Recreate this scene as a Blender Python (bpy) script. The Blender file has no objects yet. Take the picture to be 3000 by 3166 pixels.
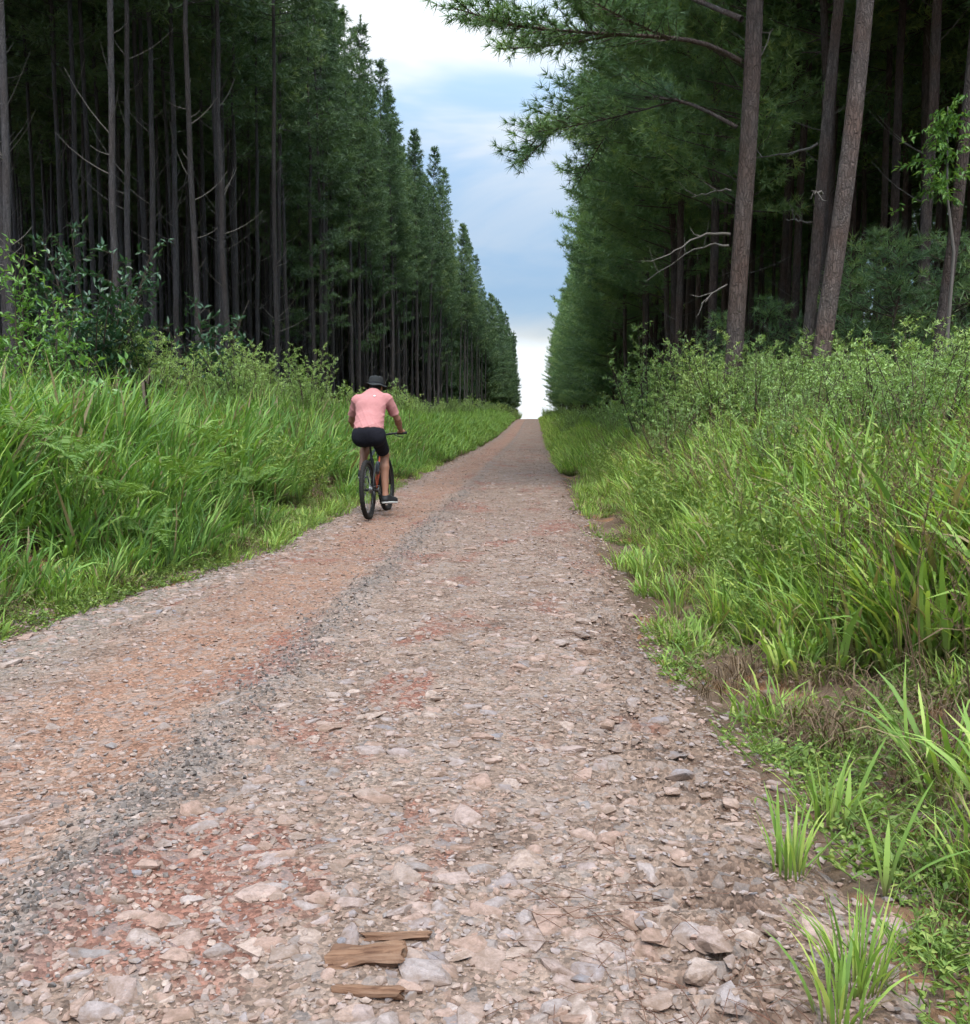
# A rider on a stony plantation road between two stands of tall pines
import bpy, bmesh, math, random
import numpy as np
from mathutils import Vector, Matrix, Euler

sc = bpy.context.scene
COL = sc.collection
R = math.radians
RS = np.random.RandomState(7)

# ------------------------------------------------------------------ camera
EYE, PITCH, YAW = 1.20, R(5.39), R(2.96)
cam_d = bpy.data.cameras.new('camera'); cam = bpy.data.objects.new('camera', cam_d); COL.objects.link(cam)
cam_d.sensor_fit = 'HORIZONTAL'; cam_d.sensor_width = 36; cam_d.lens = 36
cam_d.clip_start = 0.05; cam_d.clip_end = 6000
cam.location = (0, 0, EYE); cam.rotation_euler = (R(90) - PITCH, 0, YAW)
sc.camera = cam

# ------------------------------------------------------------------ sky and sun
SUN_EL, SUN_AZ = R(60), R(168)          # azimuth: clockwise from +Y (the way the road runs)
world = bpy.data.worlds.new('World'); sc.world = world; world.use_nodes = True
wt = world.node_tree; wt.nodes.clear()
def wn(t, **k):
    n = wt.nodes.new(t)
    for a, b in k.items(): setattr(n, a, b)
    return n
W = wt.links.new
def wmath(op, a, b=None, c=None):
    n = wn('ShaderNodeMath', operation=op)
    for i, v in enumerate((a, b, c)):
        if v is None: continue
        if isinstance(v, (int, float)): n.inputs[i].default_value = v
        else: W(v, n.inputs[i])
    return n.outputs[0]
def wmix(f, a, b):
    n = wn('ShaderNodeMix', data_type='RGBA')
    for i, v in ((0, f), (6, a), (7, b)):
        if isinstance(v, tuple): n.inputs[i].default_value = (*v, 1)
        elif isinstance(v, (int, float)): n.inputs[i].default_value = v
        else: W(v, n.inputs[i])
    return n.outputs[2]
def wramp(v, stops):
    n = wn('ShaderNodeValToRGB'); e = n.color_ramp.elements
    while len(e) < len(stops): e.new(0.5)
    for q, (p, c) in zip(e, stops): q.position = p; q.color = (c, c, c, 1) if isinstance(c, (int, float)) else (*c, 1)
    n.color_ramp.interpolation = 'EASE'
    W(v, n.inputs[0]); return n.outputs[0]
sky = wn('ShaderNodeTexSky', sky_type='NISHITA', sun_disc=False)
sky.sun_elevation = SUN_EL; sky.sun_rotation = SUN_AZ; sky.altitude = 800; sky.dust_density = 1.5
skym = wn('ShaderNodeVectorMath', operation='SCALE'); W(sky.outputs[0], skym.inputs[0]); skym.inputs['Scale'].default_value = 0.10
tc = wn('ShaderNodeTexCoord'); sep = wn('ShaderNodeSeparateXYZ'); W(tc.outputs['Generated'], sep.inputs[0])
up = wmath('MAXIMUM', sep.outputs[2], 0.0)
# cloud deck seen in perspective: project the view direction on a plane overhead
den = wmath('ADD', up, 0.16)
cx = wmath('DIVIDE', sep.outputs[0], den); cy = wmath('DIVIDE', sep.outputs[1], den)
cv = wn('ShaderNodeCombineXYZ'); W(cx, cv.inputs[0]); W(cy, cv.inputs[1])
n1 = wn('ShaderNodeTexNoise'); W(cv.outputs[0], n1.inputs['Vector']); n1.inputs['Scale'].default_value = 1.15; n1.inputs['Detail'].default_value = 5; n1.inputs['Roughness'].default_value = 0.56; n1.inputs['Distortion'].default_value = 0.5
SKY_CLOUD = n1
# overcast luminance: 1 at the horizon to 3 at the zenith
lum = wmath('MULTIPLY_ADD', wmath('POWER', up, 2.0), 1.9, wmath('MULTIPLY_ADD', up, 0.24, 0.315))
cloud_c = wmix(wramp(n1.outputs[0], [(0.40, 0.0), (0.60, 1.0)]), (0.50, 0.71, 0.96), (0.98, 1.0, 1.0))
bank = wmath('ADD', sep.outputs[2], wmath('MULTIPLY', wmath('SUBTRACT', n1.outputs[0], 0.5), 0.10))
deep = wramp(bank, [(0.085, 0.0), (0.125, 1.0), (0.19, 0.65), (0.33, 0.0)])
cloud_c = wmix(deep, cloud_c, (0.42, 0.64, 0.92))
cl = wn('ShaderNodeVectorMath', operation='SCALE'); W(cloud_c, cl.inputs[0]); W(lum, cl.inputs['Scale'])
# the bright clear gap under the deck, right above the horizon
gap = wramp(bank, [(0.065, 1.0), (0.10, 0.0)])
allsky = wmix(wmath('MULTIPLY', gap, 0.85), wmix(0.86, skym.outputs[0], cl.outputs[0]), (0.55, 0.58, 0.60))
bg = wn('ShaderNodeBackground'); W(allsky, bg.inputs[0]); bg.inputs[1].default_value = 1.0
wo = wn('ShaderNodeOutputWorld'); W(bg.outputs[0], wo.inputs[0])

sun_d = bpy.data.lights.new('sun', 'SUN'); sun_d.energy = 1.5; sun_d.angle = R(16); sun_d.color = (1.0, 0.965, 0.91)
sun = bpy.data.objects.new('sun', sun_d); COL.objects.link(sun)
sun_dir = Vector((math.sin(SUN_AZ) * math.cos(SUN_EL), math.cos(SUN_AZ) * math.cos(SUN_EL), math.sin(SUN_EL)))
sun.rotation_euler = sun_dir.to_track_quat('Z', 'Y').to_euler(); sun.location = (0, 0, 60)

sc.view_settings.view_transform = 'Standard'; sc.view_settings.look = 'None'
sc.view_settings.exposure = 1.05; sc.view_settings.gamma = 1
sc.render.engine = 'CYCLES'
cy_ = sc.cycles; cy_.max_bounces = 4; cy_.diffuse_bounces = 3; cy_.glossy_bounces = 1; cy_.transmission_bounces = 2
cy_.use_adaptive_sampling = True; cy_.adaptive_threshold = 0.06; cy_.adaptive_min_samples = 16
cy_.caustics_reflective = False; cy_.caustics_refractive = False
cy_.transparent_max_bounces = 4; cy_.use_denoising = True; cy_.sample_clamp_indirect = 6

# ------------------------------------------------------------------ helpers: pixels, noise, meshes, objects
def ray(px, py):
    x = (px - 1500) / 3000; y = -(py - 1583) / 3000
    fwd = np.array([-math.sin(YAW) * math.cos(PITCH), math.cos(YAW) * math.cos(PITCH), -math.sin(PITCH)])
    rt = np.array([math.cos(YAW), math.sin(YAW), 0]); upv = np.cross(rt, fwd)
    return fwd + x * rt + y * upv
def on_ground(px, py, z=0.0):
    d = ray(px, py); return np.array([0, 0, EYE]) + d * ((z - EYE) / d[2])
def at_y(px, py, Y):
    d = ray(px, py); return np.array([0, 0, EYE]) + d * (Y / d[1])

def _h(ix, iy, s):
    n = (ix.astype(np.int64) * 374761393 + iy.astype(np.int64) * 668265263 + s * 1442695041) & 0x7fffffff
    n = ((n ^ (n >> 13)) * 1274126177) & 0x7fffffff
    return ((n ^ (n >> 16)) & 0xffff) / 65535.0
def vnoise(x, y, s=0):
    x = np.asarray(x, float); y = np.asarray(y, float)
    ix = np.floor(x); iy = np.floor(y); fx = x - ix; fy = y - iy
    fx = fx * fx * (3 - 2 * fx); fy = fy * fy * (3 - 2 * fy)
    a = _h(ix, iy, s); b = _h(ix + 1, iy, s); c = _h(ix, iy + 1, s); d = _h(ix + 1, iy + 1, s)
    return (a * (1 - fx) + b * fx) * (1 - fy) + (c * (1 - fx) + d * fx) * fy - 0.5
def fbm(x, y, s=0, o=4):
    t = 0; a = 1.0
    for k in range(o): t = t + a * vnoise(x * 2 ** k, y * 2 ** k, s + k); a *= 0.5
    return t
def sstep(t):
    t = np.clip(t, 0, 1); return t * t * (3 - 2 * t)

def make_mesh(name, V, faces, mats, midx=None, smooth=True, attrs=None):
    """faces: list of (n,k) int arrays; midx: one material number per array"""
    me = bpy.data.meshes.new(name); V = np.asarray(V, np.float32)
    me.vertices.add(len(V)); me.vertices.foreach_set('co', V.ravel())
    faces = [np.asarray(f, np.int32) for f in faces]
    if midx is None: midx = [0] * len(faces)
    keep = [i for i, f in enumerate(faces) if len(f)]
    faces = [faces[i] for i in keep]; midx = [midx[i] for i in keep]
    loops = np.concatenate([f.ravel() for f in faces]); tot = np.concatenate([np.full(len(f), f.shape[1]) for f in faces])
    start = np.concatenate([[0], np.cumsum(tot)[:-1]])
    me.loops.add(len(loops)); me.loops.foreach_set('vertex_index', loops.astype(np.int32))
    me.polygons.add(len(tot)); me.polygons.foreach_set('loop_start', start.astype(np.int32))
    try: me.polygons.foreach_set('loop_total', tot.astype(np.int32))
    except Exception: pass
    me.polygons.foreach_set('material_index', np.concatenate([np.full(len(f), m) for f, m in zip(faces, midx)]).astype(np.int32))
    me.polygons.foreach_set('use_smooth', np.full(len(tot), smooth, bool))
    for m in (mats if isinstance(mats, (list, tuple)) else [mats]): me.materials.append(m)
    for k, v in (attrs or {}).items():
        a = me.attributes.new(k, 'FLOAT', 'POINT'); a.data.foreach_set('value', np.asarray(v, np.float32))
    me.update(calc_edges=True); me.validate()
    return me

class Geo:
    """collects vertices and faces of ONE object"""
    def __init__(s): s.V = []; s.F = []; s.M = []; s.n = 0; s.A = {}
    def add(s, V, F, m=0, **att):
        V = np.asarray(V, float).reshape(-1, 3)
        for f in (F if isinstance(F, list) else [F]):
            s.F.append(np.asarray(f, int) + s.n); s.M.append(m)
        for k in set(s.A) | set(att):
            s.A.setdefault(k, [np.zeros(s.n)] if s.n else [])
            s.A[k].append(np.broadcast_to(np.asarray(att.get(k, 0.0), float), (len(V),)))
        s.V.append(V); s.n += len(V)
    def mesh(s, name, mats, smooth=True):
        return make_mesh(name, np.concatenate(s.V), s.F, mats, s.M, smooth, {k: np.concatenate(v) for k, v in s.A.items()})

def frame_of(t):
    t = t / (np.linalg.norm(t) + 1e-9)
    u = np.cross(t, [0, 0, 1.0]) if abs(t[2]) < 0.95 else np.cross(t, [1.0, 0, 0])
    u /= np.linalg.norm(u); return t, u, np.cross(t, u)
def tube(path, rad, sides=8, cap=True, closed=False):
    path = np.asarray(path, float); n = len(path); rad = np.broadcast_to(np.asarray(rad, float), (n,))
    if closed: tan = np.roll(path, -1, 0) - np.roll(path, 1, 0)
    else: tan = np.gradient(path, axis=0)
    ang = np.arange(sides) * 2 * np.pi / sides; V = []
    _, u, v = frame_of(tan[0])
    for i in range(n):
        t = tan[i] / (np.linalg.norm(tan[i]) + 1e-9)
        u = u - t * np.dot(u, t); u /= np.linalg.norm(u) + 1e-9; v = np.cross(t, u)
        V.append(path[i] + rad[i] * (np.cos(ang)[:, None] * u + np.sin(ang)[:, None] * v))
    V = np.concatenate(V); a = np.arange(sides); b = (a + 1) % sides
    Q = []
    for i in range(n if closed else n - 1):
        p = i * sides; q = ((i + 1) % n) * sides
        Q.append(np.stack([p + a, p + b, q + b, q + a], 1))
    F = [np.concatenate(Q)]
    if cap and not closed:
        F.append(np.array([a[::-1]])); F.append(np.array([(n - 1) * sides + a]))
    return V, F
def lathe(prof, seg=24, axis='z'):
    prof = np.asarray(prof, float); a = np.arange(seg) * 2 * np.pi / seg
    V = np.stack([prof[:, None, 0] * np.cos(a), prof[:, None, 0] * np.sin(a), np.repeat(prof[:, 1][:, None], seg, 1)], -1).reshape(-1, 3)
    if axis == 'x': V = V[:, [2, 0, 1]]
    i = np.arange(seg); j = (i + 1) % seg
    Q = np.concatenate([np.stack([k * seg + i, k * seg + j, (k + 1) * seg + j, (k + 1) * seg + i], 1) for k in range(len(prof) - 1)])
    return V, [Q]
def box(c, s, rot=None, bevel=0.0):
    V = np.array([[x, y, z] for x in (-.5, .5) for y in (-.5, .5) for z in (-.5, .5)]) * s
    if rot is not None: V = V @ np.array(rot).T
    return V + np.asarray(c), [np.array([[0, 1, 3, 2], [4, 6, 7, 5], [0, 4, 5, 1], [2, 3, 7, 6], [0, 2, 6, 4], [1, 5, 7, 3]])]

def obj(name, me, parent=None, loc=None, rot=None, scale=None):
    o = bpy.data.objects.new(name, me); COL.objects.link(o)
    if parent is not None: o.parent = parent
    if loc is not None: o.location = loc
    if rot is not None: o.rotation_euler = rot
    if scale is not None: o.scale = (scale,) * 3 if isinstance(scale, (int, float)) else scale
    return o
def tag(o, label=None, cat=None, group=None, kind=None):
    if label: o['label'] = label
    if cat: o['category'] = cat
    if group: o['group'] = group
    if kind: o['kind'] = kind
    return o
def thing(name, label, cat, loc=(0, 0, 0), rot=(0, 0, 0), group=None, scale=None):
    o = obj(name, None, None, loc, rot, scale); o.empty_display_size = 0.2
    return tag(o, label, cat, group)

def scatter(name, P, rot, scl, idx, protos, parent=None):
    """ONE stuff object: protos (meshes) set out on the points P by geometry nodes"""
    P = np.asarray(P, np.float32); me = bpy.data.meshes.new(name)
    me.vertices.add(len(P)); me.vertices.foreach_set('co', P.ravel())
    scl = np.asarray(scl, np.float32)
    if scl.ndim == 1: scl = np.repeat(scl[:, None], 3, 1)
    for k, t, f, d in (('rot', 'FLOAT_VECTOR', 'vector', np.asarray(rot, np.float32).ravel()), ('scl', 'FLOAT_VECTOR', 'vector', scl.ravel()), ('idx', 'INT', 'value', np.asarray(idx, np.int32))):
        me.attributes.new(k, t, 'POINT').data.foreach_set(f, d)
    o = obj(name, me, parent); o['kind'] = 'stuff'
    ng = bpy.data.node_groups.new(name + '_scatter', 'GeometryNodeTree')
    for io in ('INPUT', 'OUTPUT'): ng.interface.new_socket('Geometry', in_out=io, socket_type='NodeSocketGeometry')
    N = ng.nodes.new; L = ng.links.new
    gi = N('NodeGroupInput'); go = N('NodeGroupOutput'); ip = N('GeometryNodeInstanceOnPoints'); g2 = N('GeometryNodeGeometryToInstance')
    for m in reversed(protos):                # the multi-input socket lists its links last first
        oi = N('GeometryNodeObjectInfo'); oi.inputs['Object'].default_value = bpy.data.objects.new(name + '_piece', m)
        oi.inputs['As Instance'].default_value = False; L(oi.outputs['Geometry'], g2.inputs[0])
    def attr(n, t):
        a = N('GeometryNodeInputNamedAttribute'); a.data_type = t; a.inputs['Name'].default_value = n; return a.outputs['Attribute']
    e2r = N('FunctionNodeEulerToRotation'); L(attr('rot', 'FLOAT_VECTOR'), e2r.inputs[0])
    ip.inputs['Pick Instance'].default_value = True
    L(gi.outputs[0], ip.inputs['Points']); L(g2.outputs[0], ip.inputs['Instance']); L(attr('idx', 'INT'), ip.inputs['Instance Index'])
    L(e2r.outputs[0], ip.inputs['Rotation']); L(attr('scl', 'FLOAT_VECTOR'), ip.inputs['Scale']); L(ip.outputs[0], go.inputs[0])
    o.modifiers.new('scatter', 'NODES').node_group = ng
    return o

# ------------------------------------------------------------------ materials
class Mat:
    def __init__(s, name):
        s.m = bpy.data.materials.new(name); s.m.use_nodes = True; s.t = s.m.node_tree; s.t.nodes.clear()
        s.out = s.n('ShaderNodeOutputMaterial')
    def n(s, t, **k):
        q = s.t.nodes.new(t)
        for a, b in k.items(): setattr(q, a, b)
        return q
    def link(s, a, b): s.t.links.new(a, b)
    def put(s, v, sock):
        if isinstance(v, tuple): sock.default_value = (*v, 1) if len(v) == 3 and len(sock.default_value) == 4 else v
        elif isinstance(v, (int, float)): sock.default_value = v
        else: s.link(v, sock)
    def math(s, op, a, b=None, c=None, clamp=False):
        q = s.n('ShaderNodeMath', operation=op, use_clamp=clamp)
        for i, v in enumerate((a, b, c)):
            if v is not None: s.put(v, q.inputs[i])
        return q.outputs[0]
    def mix(s, f, a, b, blend='MIX'):
        q = s.n('ShaderNodeMix', data_type='RGBA', blend_type=blend)
        for i, v in ((0, f), (6, a), (7, b)): s.put(v, q.inputs[i])
        return q.outputs[2]
    def ramp(s, v, stops, interp='LINEAR'):
        q = s.n('ShaderNodeValToRGB'); e = q.color_ramp.elements; q.color_ramp.interpolation = interp
        while len(e) < len(stops): e.new(0.5)
        for el, (p, c) in zip(e, stops): el.position = p; el.color = (c, c, c, 1) if isinstance(c, (int, float)) else (*c, 1)
        s.put(v, q.inputs[0]); return q.outputs[0]
    def pos(s): return s.n('ShaderNodeNewGeometry').outputs['Position']
    def oco(s): return s.n('ShaderNodeTexCoord').outputs['Object']
    def xyz(s, v):
        q = s.n('ShaderNodeSeparateXYZ'); s.link(v, q.inputs[0]); return q.outputs
    def scalev(s, v, sc_):
        q = s.n('ShaderNodeVectorMath', operation='MULTIPLY'); s.link(v, q.inputs[0]); q.inputs[1].default_value = sc_; return q.outputs[0]
    def noise(s, v, scale, detail=3, rough=0.55, dist=0.0, out=0):
        q = s.n('ShaderNodeTexNoise'); s.link(v, q.inputs['Vector']); q.inputs['Scale'].default_value = scale
        q.inputs['Detail'].default_value = detail; q.inputs['Roughness'].default_value = rough; q.inputs['Distortion'].default_value = dist
        return q.outputs[out]
    def voro(s, v, scale, feature='F1', out='Distance', rand=1.0):
        q = s.n('ShaderNodeTexVoronoi', feature=feature); s.link(v, q.inputs['Vector']); q.inputs['Scale'].default_value = scale; q.inputs['Randomness'].default_value = rand
        return q.outputs[out]
    def rnd(s): return s.n('ShaderNodeObjectInfo').outputs['Random']
    def attr(s, name):
        q = s.n('ShaderNodeAttribute'); q.attribute_name = name; return q.outputs['Fac']
    def bump(s, h, strength=0.5, dist=0.01):
        q = s.n('ShaderNodeBump'); q.inputs['Strength'].default_value = strength; q.inputs['Distance'].default_value = dist; s.link(h, q.inputs['Height']); return q.outputs[0]
    def pbr(s, col, rough=0.8, normal=None, metal=0.0, spec=0.35):
        q = s.n('ShaderNodeBsdfPrincipled'); s.put(col, q.inputs['Base Color']); s.put(rough, q.inputs['Roughness'])
        s.put(metal, q.inputs['Metallic']); q.inputs['Specular IOR Level'].default_value = spec
        if normal is not None: s.link(normal, q.inputs['Normal'])
        s.last = q; return q.outputs[0]
    def done(s, sh): s.link(sh, s.out.inputs[0]); return s.m
def leaf_mat(name, stops, rough=0.5, trans=0.35, spec=0.3, tipdry=None, per_obj=0.25, rootcol=None):
    m = Mat(name); v = m.attr('r')
    ob = m.rnd()
    f = m.math('ADD', m.math('MULTIPLY', v, 1 - per_obj), m.math('MULTIPLY', ob, per_obj))
    c = m.ramp(f, stops)
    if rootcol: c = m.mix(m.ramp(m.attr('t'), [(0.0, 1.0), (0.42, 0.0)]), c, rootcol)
    b = m.pbr(c, rough, spec=spec); tr = m.n('ShaderNodeBsdfTranslucent')
    tc_ = m.mix(1.0, c, (1.0, 1.0, 0.45), 'MULTIPLY'); m.link(tc_, tr.inputs[0])
    ms = m.n('ShaderNodeMixShader'); ms.inputs[0].default_value = trans; m.link(b, ms.inputs[1]); m.link(tr.outputs[0], ms.inputs[2])
    return m.done(ms.outputs[0])
def plain(name, col, rough=0.6, metal=0.0, spec=0.4, var=0.12, scale=30, bump=0.0):
    m = Mat(name); o = m.oco(); nz = m.noise(o, scale, 4)
    c = m.mix(m.math('MULTIPLY', nz, var * 2), col, tuple(x * 0.55 for x in col))
    return m.done(m.pbr(c, rough, m.bump(nz, bump, 0.01) if bump else None, metal, spec))

# ------------------------------------------------------------------ terrain heights
def zr(y):                                   # long profile of the road: flat, then up to a crest and over
    return 1.38 * sstep((y - 45) / 105) - 12 * sstep((y - 152) / 200)
def edge_l(y): return -2.42 - 0.62 * sstep((9 - y) / 5) + 0.10 * vnoise(y * 0.9, y * 0, 3)
def edge_r(y): return 0.50 + 0.22 * sstep((5.2 - y) / 2.0) + 0.10 * vnoise(y * 1.1, y * 0, 9)
def ground_z(x, y):
    x = np.asarray(x, float); y = np.asarray(y, float)
    ul = edge_l(y) - x; ur = x - edge_r(y)
    z = zr(y) + 0.0 * x
    z = z + np.where(ul > 0, 0.80 * sstep((ul - 0.15) / 2.4) + 0.45 * sstep((ul - 2.5) / 6), 0)
    z = z + np.where(ur > 0, 0.62 * sstep((ur - 0.45) / 2.6) + 0.35 * sstep((ur - 3) / 4) - 0.07 * np.exp(-((ur - 0.36) / 0.2) ** 2), 0)
    z = z - 0.10 * sstep((0.12 - np.maximum(ul, ur)) / 0.2)
    z = z + 0.22 * np.maximum(0, -x - 22) * (x > -70) + 0.22 * 48 * (x <= -70) + 0.20 * np.maximum(0, x - 20) * (x < 68) + 0.20 * 48 * (x >= 68)
    off = sstep((np.maximum(ul, ur) + 0.1) / 0.6)
    z = z + off * (0.10 * fbm(x * 0.8, y * 0.8, 21, 3) + 0.05 * fbm(x * 4, y * 4, 25, 3))
    return z
def road_z(x, y):
    x = np.asarray(x, float); y = np.asarray(y, float)
    c = -0.95
    z = zr(y) + 0.035 * (1 - ((x - c) / 1.6) ** 2) + 0.022 * np.exp(-((x + 1.17) / 0.12) ** 2) - 0.02 * np.exp(-((x + 1.75) / 0.4) ** 2)
    near = sstep((40 - y) / 30)
    z = z + 0.022 * fbm(x * 2.2, y * 2.2, 40, 3) + near * (0.014 * fbm(x * 11, y * 11, 44, 3))
    # cross ridges pressed by a tracked machine along the right verge
    rg = np.exp(-((x - 0.46) / 0.20) ** 2) * sstep((y - 1.2) / 1.0) * sstep((9 - y) / 3)
    z = z + rg * 0.055 * np.sin(2 * np.pi * (y + 0.04 * vnoise(x * 6, y * 2, 5)) / 0.105) * (0.5 + vnoise(x * 3, y * 3, 8))
    w = 0.18 * fbm(x * 3, y * 3, 60, 3)
    z = z - 0.16 * sstep((edge_l(y) - x + 0.05 + w) / 0.5) - 0.16 * sstep((x - edge_r(y) + 0.05 + w) / 0.5)
    return z

# ------------------------------------------------------------------ setting materials
def road_mat():
    m = Mat('stony road'); p = m.pos(); X, Y, Z = m.xyz(p)
    wob = m.math('MULTIPLY', m.math('SUBTRACT', m.noise(p, 1.6, 4, 0.6), 0.5), 0.75)
    x = m.math('ADD', X, wob)
    big = m.noise(p, 0.55, 4, 0.6); mid = m.noise(p, 3.2, 5, 0.65); fine = m.noise(p, 26, 4, 0.7)
    base = m.ramp(mid, [(0.30, (0.118, 0.077, 0.058)), (0.45, (0.180, 0.122, 0.092)), (0.60, (0.230, 0.163, 0.126)), (0.75, (0.206, 0.163, 0.136))])
    # smoother orange-tan dust in the left lane
    lane = m.ramp(m.math('MULTIPLY_ADD', x, 0.25, 1.0), [(0.42, 0.0), (0.52, 1.0), (0.655, 1.0), (0.685, 0.0)])
    base = m.mix(m.math('MULTIPLY', lane, m.ramp(big, [(0.30, 0.45), (0.55, 1.0)])), base, m.ramp(mid, [(0.3, (0.205, 0.102, 0.065)), (0.7, (0.262, 0.157, 0.110))]))
    # red clay showing through in patches
    clay = m.ramp(m.noise(m.scalev(p, (1.0, 0.55, 1.0)), 1.35, 5, 0.62, 0.6), [(0.545, 0.0), (0.62, 0.85)])
    st_ = m.math('ADD', m.math('POWER', m.math('MULTIPLY', m.math('ADD', X, 0.88), 2.7), 2.0), m.math('POWER', m.math('MULTIPLY', m.math('SUBTRACT', Y, 2.28), 1.9), 2.0))
    clay = m.math('MAXIMUM', clay, m.ramp(m.math('ADD', st_, m.math('MULTIPLY', m.math('SUBTRACT', m.noise(p, 7, 4, 0.65), 0.5), 2.6)), [(0.55, 0.75), (0.95, 0.0)]))
    base = m.mix(clay, base, m.ramp(fine, [(0.3, (0.155, 0.056, 0.038)), (0.7, (0.230, 0.100, 0.070))]))
    # grey crushed-stone ridge between the lanes
    xs = m.math('ADD', X, m.math('MULTIPLY', m.math('SUBTRACT', m.noise(p, 3.0, 4, 0.6), 0.5), 0.24))
    rdg = m.ramp(m.math('ABSOLUTE', m.math('ADD', xs, 1.17)), [(0.03, 1.0), (0.17, 0.0)])
    rdg = m.math('MULTIPLY', rdg, m.ramp(m.noise(p, 1.2, 3), [(0.35, 0.1), (0.65, 0.55)]))
    base = m.mix(rdg, base, (0.130, 0.122, 0.115))
    # wet-dark leaf mould and needles at the right verge
    ver = m.ramp(m.math('ADD', X, m.math('MULTIPLY', wob, 0.6)), [(0.30, 0.0), (0.72, 0.8)])
    base = m.mix(ver, base, m.ramp(mid, [(0.3, (0.085, 0.050, 0.034)), (0.7, (0.19, 0.125, 0.088))]))
    ber = m.ramp(m.math('MULTIPLY', X, -0.25), [(0.575, 0.0), (0.66, 0.7)])
    base = m.mix(ber, base, (0.17, 0.145, 0.12))
    # each grain its own tone
    g1 = m.voro(p, 95, out='Color'); g2 = m.voro(p, 34, out='Color')
    t1 = m.xyz(g1)[0]; t2 = m.xyz(g2)[1]
    base = m.mix(1.0, base, m.ramp(t1, [(0, 0.55), (0.5, 0.95), (1, 1.45)]), 'MULTIPLY')
    base = m.mix(m.math('GREATER_THAN', t2, 0.72), base, m.mix(0.55, base, m.ramp(t2, [(0.72, (0.235, 0.172, 0.142)), (0.86, (0.28, 0.222, 0.19)), (1, (0.150, 0.135, 0.132))])))
    d1 = m.voro(p, 95); d2 = m.voro(p, 34)
    h = m.math('ADD', m.math('MULTIPLY', d1, -0.5), m.math('ADD', m.math('MULTIPLY', d2, -0.9), m.math('MULTIPLY', fine, 0.7)))
    return m.done(m.pbr(base, 0.92, m.bump(h, 0.85, 0.012), spec=0.2))
def ground_mat():
    m = Mat('bank soil'); p = m.pos(); X, Y, Z = m.xyz(p)
    mid = m.noise(p, 2.4, 5, 0.65); fine = m.noise(p, 30, 4, 0.7); big = m.noise(p, 0.7, 3)
    soil = m.ramp(mid, [(0.3, (0.040, 0.028, 0.018)), (0.55, (0.085, 0.058, 0.036)), (0.75, (0.125, 0.085, 0.055))])
    clay = m.ramp(m.noise(p, 1.9, 4, 0.6), [(0.53, 0.0), (0.60, 0.85)])
    nearroad = m.ramp(m.math('ABSOLUTE', m.math('ADD', X, 0.95)), [(1.9, 1.0), (2.9, 0.0)])
    nearroad = m.math('LESS_THAN', m.math('ABSOLUTE', m.math('ADD', X, 0.7)), 3.0)
    soil = m.mix(m.math('MULTIPLY', nearroad, 0.65), soil, m.ramp(mid, [(0.3, (0.085, 0.055, 0.036)), (0.7, (0.19, 0.128, 0.088))]))
    soil = m.mix(m.math('MULTIPLY', clay, nearroad), soil, m.ramp(fine, [(0.3, (0.20, 0.085, 0.036)), (0.7, (0.31, 0.16, 0.080))]))
    duff = m.ramp(fine, [(0.3, (0.026, 0.017, 0.012)), (0.7, (0.070, 0.044, 0.028))])
    fl = m.ramp(m.math('MULTIPLY', m.math('ABSOLUTE', m.math('ADD', X, 2.2)), 0.05), [(0.22, 0.0), (0.33, 1.0)])
    soil = m.mix(fl, soil, duff)
    far = m.ramp(m.math('MULTIPLY', Y, 0.001), [(0.20, 0.0), (0.30, 1.0)])
    soil = m.mix(far, soil, (0.045, 0.075, 0.025))
    h = m.math('ADD', fine, m.math('MULTIPLY', m.voro(p, 40), -0.5))
    return m.done(m.pbr(soil, 0.95, m.bump(h, 0.8, 0.02), spec=0.15))
def stone_mat(name, stops, dirt=0.75):
    m = Mat(name); o = m.oco(); r = m.rnd()
    c = m.ramp(r, stops, 'CONSTANT' if False else 'LINEAR')
    p = m.pos()
    n1_ = m.noise(p, 38, 5, 0.65); n2_ = m.noise(p, 170, 3, 0.7)
    c = m.mix(1.0, c, m.ramp(n1_, [(0.25, 0.70), (0.55, 1.0), (0.8, 1.18)]), 'MULTIPLY')
    c = m.mix(1.0, c, m.ramp(n2_, [(0.3, 0.84), (0.7, 1.12)]), 'MULTIPLY')
    # road dust lying in the hollows and low on the flanks
    nz = m.xyz(o)[2]
    dust = m.math('MULTIPLY', m.ramp(m.math('ADD', m.math('MULTIPLY', nz, 2.0), m.math('SUBTRACT', n1_, 0.5)), [(0.04, 1.0), (0.42, 0.15)]), dirt)
    c = m.mix(dust, c, (0.165, 0.105, 0.072))
    h = m.math('ADD', n1_, m.math('MULTIPLY', n2_, 0.4))
    return m.done(m.pbr(c, 0.88, m.bump(h, 0.6, 0.006), spec=0.25))
M_ROAD = road_mat(); M_GROUND = ground_mat()
M_STONE = stone_mat('road stone', [(0, (0.218, 0.193, 0.187)), (0.12, (0.301, 0.228, 0.193)), (0.28, (0.357, 0.248, 0.204)), (0.45, (0.314, 0.206, 0.163)), (0.6, (0.420, 0.321, 0.271)), (0.75, (0.287, 0.243, 0.234)), (0.88, (0.371, 0.268, 0.228)), (1, (0.196, 0.186, 0.200))])
M_GRAVEL = stone_mat('crushed grey gravel', [(0, (0.095, 0.093, 0.095)), (0.3, (0.15, 0.142, 0.138)), (0.6, (0.21, 0.19, 0.175)), (0.85, (0.125, 0.118, 0.118)), (1, (0.27, 0.23, 0.20))], 0.35)

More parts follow.
